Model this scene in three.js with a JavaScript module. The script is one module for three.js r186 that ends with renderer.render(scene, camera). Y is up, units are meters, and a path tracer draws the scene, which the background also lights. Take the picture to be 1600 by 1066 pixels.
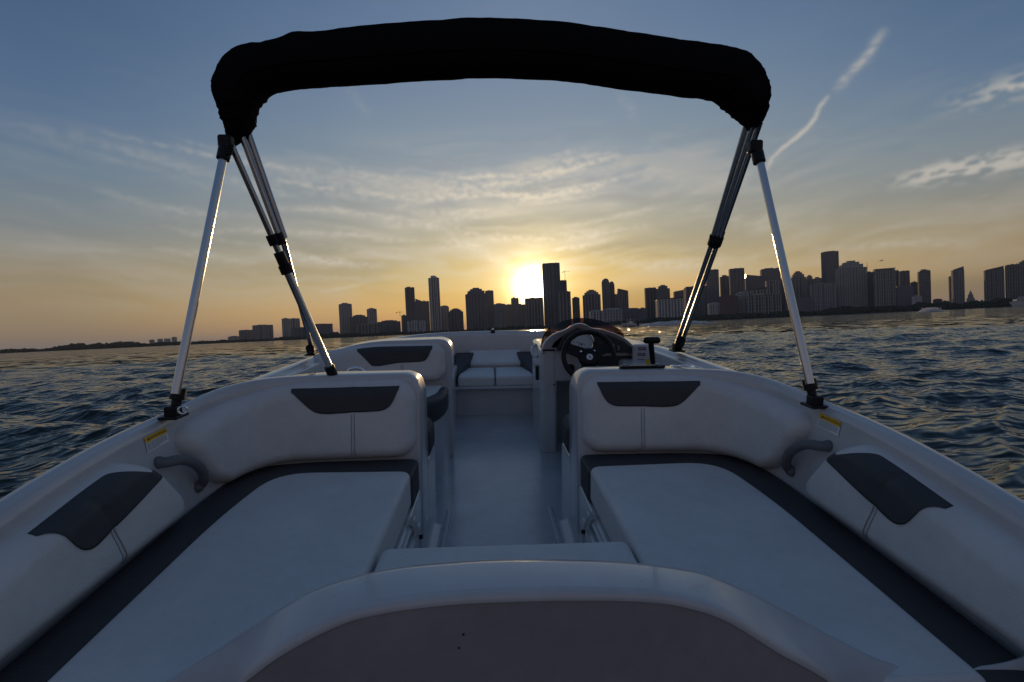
import * as THREE from 'three';
import { RoundedBoxGeometry } from 'three/addons/geometries/RoundedBoxGeometry.js';
import { mergeGeometries, mergeVertices, toCreasedNormals } from 'three/addons/utils/BufferGeometryUtils.js';

// ------------------------------------------------------------------ camera, sky, sun, exposure
const W = 1600, H = 1066, F = 800, RAD = Math.PI / 180, EYE = 1.25;
const scene = new THREE.Scene();
const camera = new THREE.PerspectiveCamera(2 * Math.atan(H / 2 / F) / RAD, W / H, 0.05, 30000);
camera.position.set(0, EYE, 0);
camera.rotation.set(-1.29 * RAD, -2.3 * RAD, -2.65 * RAD, 'YXZ');
camera.updateMatrixWorld(true);
scene.add(camera);
const renderer = new THREE.WebGLRenderer({ antialias: true });
renderer.toneMapping = THREE.LinearToneMapping;
renderer.toneMappingExposure = 1;
renderer.shadowMap.enabled = true;

// direction of a photograph pixel in the world, as azimuth (right of -z) and elevation in degrees
const rayOf = (px, py) => new THREE.Vector3((px - W / 2) / F, -(py - H / 2) / F, -1).applyQuaternion(camera.quaternion);
function azel(px, py) { const d = rayOf(px, py).normalize(); return [Math.atan2(d.x, -d.z) / RAD, Math.asin(d.y) / RAD]; }
const SUN = azel(834, 449);

function mulberry(a) { return () => { a |= 0; a = a + 0x6D2B79F5 | 0; let t = Math.imul(a ^ a >>> 15, 1 | a); t = t + Math.imul(t ^ t >>> 7, 61 | t) ^ t; return ((t ^ t >>> 14) >>> 0) / 4294967296; }; }
const rnd = mulberry(20177);
const hash = (x, y) => { let h = Math.imul(x | 0, 374761393) + Math.imul(y | 0, 668265263) | 0; h = Math.imul(h ^ h >>> 13, 1274126177); return ((h ^ h >>> 16) >>> 0) / 4294967296; };
function noise(x, y) { const i = Math.floor(x), j = Math.floor(y), f = x - i, g = y - j, u = f * f * (3 - 2 * f), v = g * g * (3 - 2 * g); return (hash(i, j) * (1 - u) + hash(i + 1, j) * u) * (1 - v) + (hash(i, j + 1) * (1 - u) + hash(i + 1, j + 1) * u) * v; }
function fbm(x, y, o = 5) { let s = 0, a = 0.5; for (let k = 0; k < o; k++) { s += a * noise(x, y); x = x * 2.03 + 17.1; y = y * 2.03 + 5.7; a *= 0.5; } return s; }
const sstep = (a, b, x) => { const t = Math.min(1, Math.max(0, (x - a) / (b - a))); return t * t * (3 - 2 * t); };
const lerp = (a, b, t) => a + (b - a) * t;
const lin = c => { c /= 255; return c <= 0.04045 ? c / 12.92 : Math.pow((c + 0.055) / 1.055, 2.4); };

const SKY_AZ = [0, 11, 22, 44, 90, 180];
const SKY_EL = [-3, 0, 3, 6, 10, 15, 20, 27, 35, 50, 70, 90];
const Z = [64, 79, 101];
const SKY = [
  [[234, 170, 86], [234, 170, 86], [242, 194, 102], [236, 202, 126], [202, 190, 154], [164, 169, 170], [132, 147, 163], [113, 132, 157], [98, 121, 152], [74, 99, 132], [62, 82, 109], Z],
  [[224, 160, 86], [224, 160, 86], [230, 182, 102], [216, 188, 126], [186, 177, 150], [158, 163, 166], [130, 146, 161], [108, 128, 155], [91, 115, 147], [72, 97, 130], [62, 82, 109], Z],
  [[196, 146, 96], [196, 146, 96], [206, 168, 110], [188, 168, 126], [162, 158, 142], [141, 150, 156], [119, 137, 155], [97, 120, 149], [81, 106, 139], [67, 92, 126], [61, 81, 108], Z],
  [[136, 114, 92], [136, 114, 92], [154, 134, 104], [155, 141, 116], [130, 135, 135], [106, 125, 142], [87, 111, 140], [72, 98, 129], [68, 94, 127], [63, 88, 122], [60, 80, 107], Z],
  [[122, 108, 98], [122, 108, 98], [132, 117, 106], [133, 124, 118], [122, 123, 128], [106, 116, 133], [94, 110, 134], [80, 101, 130], [70, 93, 126], [62, 86, 119], [59, 79, 106], Z],
  [[112, 104, 110], [112, 104, 110], [130, 114, 116], [140, 120, 120], [138, 124, 128], [123, 120, 133], [106, 114, 133], [90, 104, 130], [77, 95, 124], [65, 87, 118], [59, 79, 106], Z],
].map(r => r.map(c => c.map(lin)));
const cr = (a, b, c, d, t) => b + 0.5 * t * (c - a + t * (2 * a - 5 * b + 4 * c - d + t * (3 * (b - c) + d - a)));
function locate(arr, x) { let i = 0; while (i < arr.length - 2 && x > arr[i + 1]) i++; return [i, Math.min(1, Math.max(0, (x - arr[i]) / (arr[i + 1] - arr[i])))]; }
function skyBase(da, el, out) {
  const [i, s] = locate(SKY_AZ, da), [j, t] = locate(SKY_EL, el), cl = (k, n) => Math.max(0, Math.min(n - 1, k));
  for (let c = 0; c < 3; c++) {
    const row = k => { const r = SKY[cl(k, 6)], n = 12; return cr(r[cl(j - 1, n)][c], r[j][c], r[j + 1][c], r[cl(j + 2, n)][c], t); };
    out[c] = Math.max(0.002, cr(row(i === 0 ? 1 : i - 1), row(i), row(i + 1), row(i + 2), s));
  }
}
// streaks of cirrus, contrails and small clouds: runs of points (photograph pixels turned into azimuth / elevation), half width in degrees, strength, raggedness
const STREAKS = [
  [[[1199, 264], [1206, 248], [1222, 232], [1246, 214], [1262, 199], [1274, 184], [1280, 168], [1293, 152]], 0.165, 1.3, 0.3],
  [[[1308, 138], [1322, 121], [1340, 103], [1358, 84], [1368, 66], [1380, 50]], 0.38, 0.60, 0.5],
  [[[860, 393], [885, 388], [912, 384], [945, 377]], 0.20, 1.0, 0.7],
  [[[430, 326], [520, 328], [600, 338], [690, 352]], 0.30, 0.55, 0.6],
  [[[620, 326], [690, 309], [770, 303], [830, 308], [880, 303], [938, 293]], 0.32, 0.75, 0.6],
  [[[420, 272], [540, 280], [650, 290], [760, 286], [900, 276]], 1.1, 0.30, 0.7],
  [[[480, 300], [620, 308], [760, 292], [860, 268], [980, 262]], 0.55, 0.30, 0.8],
  [[[0, 192], [120, 214], [240, 246], [330, 276], [430, 296]], 0.55, 0.20, 0.5],
  [[[0, 206], [130, 236], [250, 268], [380, 310]], 0.30, 0.12, 0.5],
  [[[292, 364], [380, 360], [470, 364], [560, 366], [650, 376]], 0.28, 0.42, 0.6],
  [[[700, 362], [760, 370], [840, 374], [940, 366], [1010, 352]], 0.40, 0.55, 0.7],
  [[[690, 372], [740, 386], [775, 404], [800, 418]], 0.45, 0.55, 0.6],
  [[[430, 438], [500, 434], [570, 438], [630, 430]], 0.30, 0.30, 0.6],
  [[[500, 456], [540, 450], [580, 439]], 0.16, 0.40, 0.5],
  [[[40, 384], [150, 394], [260, 404], [350, 424]], 0.35, 0.14, 0.5],
  [[[930, 402], [1010, 416], [1090, 410], [1180, 404]], 0.55, 0.45, 0.7],
  [[[1090, 330], [1180, 350], [1250, 352]], 0.6, 0.22, 0.8],
  [[[1270, 392], [1360, 384], [1440, 378], [1520, 380]], 0.38, 0.34, 0.6],
  [[[1060, 300], [1130, 286], [1220, 296]], 0.45, 0.12, 0.7],
  [[[540, 140], [560, 158], [575, 178]], 0.5, 0.10, 0.8],
  [[[965, 150], [985, 162], [990, 190]], 0.5, 0.10, 0.8],
  [[[180, 322], [270, 340], [360, 352]], 0.5, 0.10, 0.6],
].map(([p, w, a, g]) => ({ p: p.map(q => azel(...q)), w, a, g }));
{ const r = mulberry(909); for (let k = 0; k < 34; k++) { const x = -32 + 46 * r(), y = 6.5 + 12 * Math.pow(r(), 0.8), l = 4 + 9 * r(), sl = (x < -8 ? -0.13 : x < 4 ? 0.02 : 0.10) + 0.10 * (r() - 0.5), c = (r() - 0.5) * 0.9; STREAKS.push({ p: [0, 0.25, 0.5, 0.75, 1].map(t => [x + (t - 0.5) * l, y + (t - 0.5) * l * sl + c * 4 * t * (1 - t)]), w: 0.14 + 0.26 * r(), a: 0.18 + 0.34 * r(), g: 0.7 }); } }
for (const s of STREAKS) { s.x0 = Math.min(...s.p.map(q => q[0])) - 4 * s.w - 1; s.x1 = Math.max(...s.p.map(q => q[0])) + 4 * s.w + 1; s.y0 = Math.min(...s.p.map(q => q[1])) - 4 * s.w; s.y1 = Math.max(...s.p.map(q => q[1])) + 4 * s.w; }
const PUFFS = [[1595, 133, 3.6, 0.95, 0.85], [1545, 258, 4.8, 0.85, 1.3], [1480, 266, 3.0, 0.6, 1.1]].map(([x, y, a, b, s]) => ({ c: azel(x, y), a, b, s }));
const BANKS = [[1500, 455, 9, 0.9, 0.42], [1400, 440, 6, 0.6, 0.25], [1000, 466, 3.2, 1.2, 0.40], [1580, 440, 7, 0.7, 0.3], [250, 440, 16, 0.45, 0.16], [120, 462, 12, 0.35, 0.12]].map(([x, y, a, b, s]) => ({ c: azel(x, y), a, b, s }));
function makeSky() {
  const w = 2048, h = 1024, d = new Float32Array(w * h * 4), c = [0, 0, 0];
  for (let j = 0; j < h; j++) for (let i = 0; i < w; i++) {
    const el = ((j + 0.5) / h - 0.5) * 180; let az = ((i + 0.5) / w - 0.25) * 360; if (az > 180) az -= 360;
    const o = (j * w + i) * 4;
    const da = Math.abs(((az - SUN[0] + 540) % 360) - 180);
    skyBase(da, Math.max(el, -3), c);
    // aureole round the low sun
    const th = Math.acos(Math.min(1, Math.sin(el * RAD) * Math.sin(SUN[1] * RAD) + Math.cos(el * RAD) * Math.cos(SUN[1] * RAD) * Math.cos(da * RAD))) / RAD;
    let core = 8 * Math.exp(-th * th / 2.4) + 1.0 * Math.exp(-th * th / 9), halo = 0.62 * Math.exp(-th / 3.4), wide = 0.10 * Math.exp(-th / 11);
    // cirrus
    let k = 0, k2 = 0, dark = 0;
    if (el > 0.5 && el < 75) {
      const e2 = el - 0.0026 * (az - 2) * (az - 2) / (1 + Math.abs(az) / 60);
      const wx = fbm(az * 0.09 + 3, el * 0.16, 3) * 3, wy = fbm(az * 0.11 + 30, el * 0.3 + 9, 3) * 2.4;
      const n = fbm(az * 0.10 + wx * 0.6 + 40, e2 * 0.85 + wy, 5), n2 = fbm(az * 0.32 + wx + 7, e2 * 2.4 + wy * 2, 4);
      const zone = sstep(4, 9, el) * (1 - sstep(15, 22, el)) * (1 - 0.85 * sstep(10, 34, da)) + 0.40 * sstep(2.5, 5, el) * (1 - sstep(7, 12, el)) * (1 - 0.6 * sstep(30, 60, da)) + 0.03;
      k += zone * (sstep(0.44, 0.68, n) * 0.62 + sstep(0.48, 0.74, n2) * 0.38);
      dark += zone * sstep(0.50, 0.30, n) * 0.26;
      for (const s of STREAKS) {
        if (az < s.x0 || az > s.x1 || el < s.y0 || el > s.y1) continue;
        const j1 = (fbm(az * 1.3 + s.w * 50, el * 1.3, 3) - 0.45) * s.w * 2.2 * s.g, j2 = fbm(az * 1.9, el * 5 + 3, 3);
        let best = 1e9, tt = 0;
        for (let q = 0; q < s.p.length - 1; q++) {
          const [ax, ay] = s.p[q], [bx, by] = s.p[q + 1], ex = bx - ax, ey = by - ay, t = Math.min(1, Math.max(0, ((az - ax) * ex + (el + j1 - ay) * ey) / (ex * ex + ey * ey)));
          const dd = Math.hypot(az - ax - ex * t, el + j1 - ay - ey * t); if (dd < best) { best = dd; tt = (q + t) / (s.p.length - 1); }
        }
        k2 += s.a * Math.exp(-Math.pow(best / s.w, 2)) * Math.pow(Math.sin(Math.PI * (0.06 + 0.88 * tt)), 0.6) * lerp(1, sstep(0.25, 0.6, j2) * 1.3, s.g);
      }
      for (const p of PUFFS) {
        const x = (az - p.c[0]) / p.a, y = (el - p.c[1] - 0.03 * (az - p.c[0])) / p.b, r = x * x + y * y; if (r > 3) continue;
        k2 += p.s * Math.exp(-r * 1.2) * sstep(0.40, 0.62, fbm(az * 1.1 + 9, el * 3.6 + 2, 5));
      }
    }
    for (const p of BANKS) { const x = (az - p.c[0]) / p.a, y = (el - p.c[1] + 0.25 * (fbm(az * 0.5, 3, 3) - 0.5)) / p.b, r = x * x + y * y; if (r < 5) dark += p.s * Math.exp(-r * r * 0.7); }
    const warm = Math.exp(-da / 30) * Math.exp(-Math.max(0, el - 4) / 12);
    k = Math.min(k, 1.3);
    const bright = lerp(0.37, 0.60, warm) + 0.35 * Math.exp(-th / 9);
    const cc = [bright * lerp(1.02, 1.25, warm), bright * lerp(1.0, 1.0, warm), bright * lerp(0.96, 0.58, warm)];
    const dk = [0.17, 0.16, 0.17];
    for (let q = 0; q < 3; q++) {
      let v = c[q];
      v = lerp(v, Math.min(v * 0.75, dk[q] + v * 0.2), Math.min(0.8, dark));
      v = lerp(v, Math.max(v, cc[q]), Math.min(1, k) * 0.72);
      v = lerp(v, Math.max(v, cc[q] * 1.12), Math.min(1, k2 * 1.15) * 0.95);
      v += core * [1, 0.86, 0.50][q] + halo * [1.0, 0.60, 0.14][q] + wide * [1, 0.8, 0.45][q];
      if (el < -0.5) v = lerp(v, [0.02, 0.03, 0.038][q], sstep(-0.5, -3, el));
      d[o + q] = v;
    }
    d[o + 3] = 1;
  }
  const t = new THREE.DataTexture(d, w, h, THREE.RGBAFormat, THREE.FloatType);
  t.mapping = THREE.EquirectangularReflectionMapping; t.magFilter = THREE.LinearFilter; t.minFilter = THREE.LinearFilter; t.wrapS = THREE.RepeatWrapping;
  t.colorSpace = THREE.LinearSRGBColorSpace; t.needsUpdate = true;
  return t;
}
scene.background = makeSky();
scene.environment = scene.background;
scene.environmentIntensity = 1; scene.backgroundIntensity = 1;

const sun = new THREE.DirectionalLight(new THREE.Color(1.0, 0.62, 0.30), 2.2);
sun.position.set(Math.sin(SUN[0] * RAD) * Math.cos(SUN[1] * RAD), Math.sin(SUN[1] * RAD), -Math.cos(SUN[0] * RAD) * Math.cos(SUN[1] * RAD)).multiplyScalar(60);
sun.target.position.set(0, 0, -2);
sun.position.add(sun.target.position);
sun.castShadow = true; sun.shadow.radius = 1.5; sun.shadow.mapSize.set(2048, 2048);
Object.assign(sun.shadow.camera, { left: -8, right: 8, top: 8, bottom: -8, near: 1, far: 140 });
scene.add(sun, sun.target);

// ------------------------------------------------------------------ helpers
const V = (x, y, z) => new THREE.Vector3(x, y, z);
const usedNames = {};
function numbered(n) { const k = usedNames[n] = (usedNames[n] ?? -1) + 1; return k ? n + '_' + String(k).padStart(3, '0') : n; }
function mesh(name, geo, mat, parent, kind, label) {
  const m = new THREE.Mesh(geo, mat); m.name = parent && parent !== scene ? name : numbered(name); m.castShadow = m.receiveShadow = true;
  if (kind) m.userData.kind = kind; if (label) m.userData.label = label;
  (parent ?? scene).add(m); return m;
}
function thing(name, label, category, pos, turn = 0, group) {
  const g = new THREE.Group(); g.name = numbered(name); g.position.copy(pos ?? V(0, 0, 0)); g.rotation.y = turn;
  g.userData = { label, category }; if (group) g.userData.group = group; scene.add(g); return g;
}
function loft(rows, closed = false) {   // rows of equally many Vector3
  const n = rows[0].length, p = [], idx = [];
  for (const r of rows) for (const v of r) p.push(v.x, v.y, v.z);
  for (let i = 0; i < rows.length - 1; i++) for (let j = 0; j < (closed ? n : n - 1); j++) {
    const a = i * n + j, b = i * n + (j + 1) % n, c = a + n, d = b + n; idx.push(a, c, b, b, c, d);
  }
  const g = new THREE.BufferGeometry(); g.setAttribute('position', new THREE.Float32BufferAttribute(p, 3)); g.setIndex(idx); g.computeVertexNormals();
  return g;
}
function boxUV(g, s = 1) {               // uv in metres from position and normal
  if (!g.attributes.normal) g.computeVertexNormals();
  const p = g.attributes.position, n = g.attributes.normal, uv = new Float32Array(p.count * 2);
  for (let i = 0; i < p.count; i++) {
    const a = Math.abs(n.getX(i)), b = Math.abs(n.getY(i)), c = Math.abs(n.getZ(i));
    const [u, v] = b >= a && b >= c ? [p.getX(i), p.getZ(i)] : a >= c ? [p.getZ(i), p.getY(i)] : [p.getX(i), p.getY(i)];
    uv[2 * i] = u * s; uv[2 * i + 1] = v * s;
  }
  g.setAttribute('uv', new THREE.BufferAttribute(uv, 2)); return g;
}
function merge(list) { const l = list.map(g => { g = g.index ? g.toNonIndexed() : g; for (const k of Object.keys(g.attributes)) if (!['position', 'normal', 'uv'].includes(k)) g.deleteAttribute(k); if (!g.attributes.uv) boxUV(g); return g; }); return mergeGeometries(l); }
function tube(pts, r, seg = 10, closed = false, n) { const c = new THREE.CatmullRomCurve3(pts, closed, 'centripetal'); return new THREE.TubeGeometry(pts.length === 2 ? new THREE.LineCurve3(...pts) : c, n ?? (pts.length === 2 ? 1 : pts.length * 6), r, seg, closed); }
function rod(a, b, r0, r1 = r0, seg = 16) { const g = new THREE.CylinderGeometry(r1, r0, a.distanceTo(b), seg, 1); g.applyQuaternion(new THREE.Quaternion().setFromUnitVectors(V(0, 1, 0), b.clone().sub(a).normalize())); const m = a.clone().add(b).multiplyScalar(0.5); g.translate(m.x, m.y, m.z); return g; }
function rbox(x0, x1, y0, y1, z0, z1, r = 0.015, seg = 3) { const g = new RoundedBoxGeometry(x1 - x0, y1 - y0, z1 - z0, seg, Math.min(r, (x1 - x0) / 2.01, (y1 - y0) / 2.01, (z1 - z0) / 2.01)); g.translate((x0 + x1) / 2, (y0 + y1) / 2, (z0 + z1) / 2); return g; }
function mirrorX(g) {
  g = g.clone(); const p = g.attributes.position, n = g.attributes.normal;
  for (let i = 0; i < p.count; i++) { p.setX(i, -p.getX(i)); if (n) n.setX(i, -n.getX(i)); }
  if (g.index) { const a = g.index.array; for (let i = 0; i < a.length; i += 3) { const t = a[i]; a[i] = a[i + 1]; a[i + 1] = t; } }
  else for (const k of Object.keys(g.attributes)) { const at = g.attributes[k], s = at.itemSize, a = at.array; for (let i = 0; i < at.count; i += 3) for (let q = 0; q < s; q++) { const t = a[i * s + q]; a[i * s + q] = a[(i + 1) * s + q]; a[(i + 1) * s + q] = t; } }
  return g;
}
function roundedPoly(pts) {              // [x, y, radius] corners -> Shape
  const s = new THREE.Shape(), n = pts.length;
  for (let i = 0; i < n; i++) {
    const [x, y, r = 0] = pts[i], [px, py] = pts[(i + n - 1) % n], [nx, ny] = pts[(i + 1) % n];
    const a = Math.hypot(px - x, py - y), b = Math.hypot(nx - x, ny - y), k = Math.min(r, a * 0.5, b * 0.5);
    const ax = x + (px - x) / a * k, ay = y + (py - y) / a * k, bx = x + (nx - x) / b * k, by = y + (ny - y) / b * k;
    i ? s.lineTo(ax, ay) : s.moveTo(ax, ay);
    if (k > 0) s.quadraticCurveTo(x, y, bx, by);
  }
  s.closePath(); return s;
}
// a slab whose outline lies in plan (x, depth) between two heights
function planSlab(pts, y0, y1, bevel = 0.015, seg = 4) {
  const g = new THREE.ExtrudeGeometry(roundedPoly(pts), { depth: y1 - y0 - 2 * bevel, bevelEnabled: true, bevelThickness: bevel, bevelSize: bevel, bevelOffset: -bevel, bevelSegments: seg, curveSegments: 10 });
  g.rotateX(-Math.PI / 2); g.translate(0, y0 + bevel, 0); return g;       // shape y -> -z : depth ahead
}
// a plate whose outline stands in (x, y), from depth d0 (near) to d1 (far)
function standSlab(shape, d0, d1, bevel = 0.01, seg = 3) {
  const g = new THREE.ExtrudeGeometry(shape, { depth: d1 - d0 - 2 * bevel, bevelEnabled: bevel > 0, bevelThickness: bevel, bevelSize: bevel, bevelOffset: -bevel, bevelSegments: seg, curveSegments: 10 });
  g.translate(0, 0, -d1 + bevel); return g;
}
function canvasTex(w, h, draw) { const c = document.createElement('canvas'); c.width = w; c.height = h; draw(c.getContext('2d'), w, h); const t = new THREE.CanvasTexture(c); t.colorSpace = THREE.SRGBColorSpace; t.magFilter = THREE.LinearFilter; return t; }
function dataTex(n, f, color = false) {
  const d = new Uint8Array(n * n * 4);
  for (let j = 0; j < n; j++) for (let i = 0; i < n; i++) { const v = f(i / n, j / n), o = (j * n + i) * 4; const a = Array.isArray(v) ? v : [v, v, v]; for (let q = 0; q < 3; q++) d[o + q] = Math.max(0, Math.min(255, Math.round(a[q] * 255))); d[o + 3] = 255; }
  const t = new THREE.DataTexture(d, n, n); t.wrapS = t.wrapT = THREE.RepeatWrapping; t.magFilter = THREE.LinearFilter; t.minFilter = THREE.LinearMipmapLinearFilter; t.generateMipmaps = true; if (color) t.colorSpace = THREE.SRGBColorSpace; t.needsUpdate = true; return t;
}
function pnoise(x, y, P) { const i = Math.floor(x), j = Math.floor(y), f = x - i, g = y - j, u = f * f * (3 - 2 * f), v = g * g * (3 - 2 * g), m = k => ((k % P) + P) % P; return (hash(m(i), m(j)) * (1 - u) + hash(m(i + 1), m(j)) * u) * (1 - v) + (hash(m(i), m(j + 1)) * (1 - u) + hash(m(i + 1), m(j + 1)) * u) * v; }
function pfbm(x, y, P, o) { let s = 0, a = 0.5; for (let k = 0; k < o; k++) { s += a * pnoise(x * P, y * P, P); P *= 2; a *= 0.5; } return s; }
const rep = (t, k) => { const c = t.clone(); c.repeat.set(k, k); c.needsUpdate = true; return c; };
const leatherTex = dataTex(1024, (u, v) => { const w = pfbm(u + 0.06 * pfbm(u, v, 5, 2), v, 4, 4), c = 1 - Math.abs(2 * pfbm(u, v + 0.05 * pfbm(u, v, 7, 2), 6, 3) / 0.875 - 1); return 0.10 * pnoise(u * 256, v * 256, 256) + 0.72 * w + 0.16 * c * c * c; });
const smudgeTex = dataTex(512, (u, v) => { const a = pfbm(u, v, 5, 5), b = pfbm(u + 0.5, v + 0.2, 28, 3); return 0.55 + 0.30 * a + 0.18 * b; });
const gritTex = dataTex(512, (u, v) => 0.6 * pnoise(u * 128, v * 128, 128) + 0.4 * pfbm(u, v, 20, 3));
const wornTex = (c, k) => dataTex(512, (u, v) => { const a = pfbm(u, v, 6, 5), b = pfbm(u + 0.4, v + 0.7, 40, 2), s = 1 + k * (a - 0.47) + k * 0.6 * (b - 0.37); return c.map(x => x * s); }, true);
const M = {
  gelcoat: new THREE.MeshPhysicalMaterial({ color: 0xffffff, map: wornTex([0.775, 0.775, 0.775], 0.08), roughness: 0.42, roughnessMap: rep(smudgeTex, 1.7), clearcoat: 0.7, clearcoatRoughness: 0.10 }),
  floor: new THREE.MeshPhysicalMaterial({ color: 0xffffff, map: wornTex([0.70, 0.72, 0.74], 0.16), roughness: 0.5, roughnessMap: smudgeTex, bumpMap: rep(gritTex, 3), bumpScale: 0.0004, clearcoat: 0.7, clearcoatRoughness: 0.16 }),
  vinyl: new THREE.MeshPhysicalMaterial({ color: 0xffffff, map: wornTex([0.835, 0.828, 0.815], 0.08), roughness: 0.58, bumpMap: leatherTex, bumpScale: 0.006, sheen: 0.15, sheenRoughness: 0.6 }),
  grey: new THREE.MeshPhysicalMaterial({ color: 0xffffff, map: wornTex([0.235, 0.235, 0.245], 0.16), roughness: 0.62, bumpMap: leatherTex, bumpScale: 0.005 }),
  thread: new THREE.MeshStandardMaterial({ color: 0x8d8f94, roughness: 0.8 }),
  alu: new THREE.MeshPhysicalMaterial({ color: new THREE.Color(0.60, 0.61, 0.62), metalness: 1, roughness: 0.30, roughnessMap: rep(smudgeTex, 2) }),
  aluDark: new THREE.MeshPhysicalMaterial({ color: new THREE.Color(0.40, 0.41, 0.42), metalness: 1, roughness: 0.32, roughnessMap: rep(smudgeTex, 2) }),
  chrome: new THREE.MeshStandardMaterial({ color: new THREE.Color(0.9, 0.9, 0.9), metalness: 1, roughness: 0.12 }),
  black: new THREE.MeshPhysicalMaterial({ color: new THREE.Color(0.007, 0.007, 0.008), specularIntensity: 0.6, roughness: 0.6, roughnessMap: smudgeTex, bumpMap: rep(gritTex, 4), bumpScale: 0.0003 }),
  canvas: new THREE.MeshPhysicalMaterial({ color: new THREE.Color(0.012, 0.012, 0.013), roughness: 1, specularIntensity: 0, bumpMap: rep(gritTex, 6), bumpScale: 0.0008 }),
  dash: new THREE.MeshPhysicalMaterial({ color: new THREE.Color(0.03, 0.03, 0.032), roughness: 0.5, bumpMap: rep(gritTex, 4), bumpScale: 0.0003 }),
  handle: new THREE.MeshPhysicalMaterial({ color: new THREE.Color(0.15, 0.152, 0.16), roughness: 0.5, bumpMap: rep(gritTex, 5), bumpScale: 0.0003 }),
  tint: new THREE.MeshPhysicalMaterial({ color: new THREE.Color(0.10, 0.045, 0.022), roughness: 0.06, transmission: 1, thickness: 0, ior: 1.49 }),
  panel: new THREE.MeshPhysicalMaterial({ color: 0xffffff, map: wornTex([0.60, 0.585, 0.59], 0.14), roughness: 0.6, bumpMap: rep(gritTex, 3), bumpScale: 0.0005 }),
  rubber: new THREE.MeshStandardMaterial({ color: new THREE.Color(0.02, 0.02, 0.022), roughness: 0.8 }),
  webbing: new THREE.MeshStandardMaterial({ color: new THREE.Color(0.36, 0.35, 0.35), roughness: 0.9, bumpMap: rep(gritTex, 8), bumpScale: 0.0005 }),
};

// ------------------------------------------------------------------ the boat, in coordinates about the eye: x right of the keel line, y above the eye, z = -depth ahead
const CX = -0.03;
const boat = thing('motor_boat', 'white open motorboat with grey trimmed seats, seen from its stern', 'boat');
boat.quaternion.setFromAxisAngle(V(0, 0, 1), -1.8 * RAD).multiply(new THREE.Quaternion().setFromAxisAngle(V(1, 0, 0), 4.8 * RAD));
boat.position.copy(camera.position).sub(V(CX, EYE, 0).applyQuaternion(boat.quaternion));
boat.updateMatrixWorld(true);
const boatInv = boat.quaternion.clone().invert();
const bray = (px, py) => rayOf(px, py).applyQuaternion(boatInv);
const at = (px, py, D) => { const d = bray(px, py), t = D / -d.z; return V(t * d.x + CX, t * d.y, -D); };
const atX = (px, py, X) => { const d = bray(px, py), t = (X - CX) / d.x; return V(X, t * d.y, t * d.z); };
const atY = (px, py, Y) => { const d = bray(px, py), t = Y / d.y; return V(t * d.x + CX, Y, t * d.z); };
function project(v) { const c = V(v.x - CX, v.y, v.z).applyQuaternion(boat.quaternion).applyQuaternion(camera.quaternion.clone().invert()); return [W / 2 + F * c.x / -c.z, H / 2 - F * c.y / -c.z]; }
function bp(name, geo, mat, parent = boat, label, uv = true) { if (uv) boxUV(geo); if (parent === boat || parent.userData.eye) geo.translate(0, EYE, 0); return mesh(name, geo, mat, parent, null, label); }
function sub(name, label) { const g = new THREE.Group(); g.name = name; g.userData.eye = true; if (label) g.userData.label = label; boat.add(g); return g; }
function bpSub(name, geo, mat, parent, label, uv = true) { if (uv) boxUV(geo); geo.translate(0, EYE, 0); return mesh(name, geo, mat, parent, null, label); }

const G = D => -0.400 - 0.040 * sstep(3.0, 5.2, D) - 0.075 * sstep(1.75, 0.7, D) * (1.75 - Math.min(1.75, D)) / 0.8;   // sheer
const beamPts = [[1.085, 0.6], [1.10, 1.0], [1.12, 1.6], [1.13, 2.4], [1.125, 3.0], [1.10, 3.6], [1.035, 4.1], [0.945, 4.45], [0.80, 4.80], [0.60, 5.05], [0.34, 5.18], [0, 5.22]];
const outline = new THREE.CatmullRomCurve3([...beamPts.map(([x, d]) => V(-x, 0, -d)), ...beamPts.slice(0, -1).reverse().map(([x, d]) => V(x, 0, -d))], false, 'centripetal');
const OUT = outline.getSpacedPoints(240);
const beam = D => { let best = 1.13; for (let i = 0; i < 119; i++) { const a = OUT[i], b = OUT[i + 1]; if (-a.z <= D && -b.z >= D) { const t = (D + a.z) / (a.z - b.z); return -lerp(a.x, b.x, t); } } return best; };
function planNormal(pts, i) { const a = pts[Math.max(0, i - 1)], b = pts[Math.min(pts.length - 1, i + 1)]; const t = b.clone().sub(a).setY(0).normalize(); return V(-t.z, 0, t.x); }   // inward for a path that runs forward on the left
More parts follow.
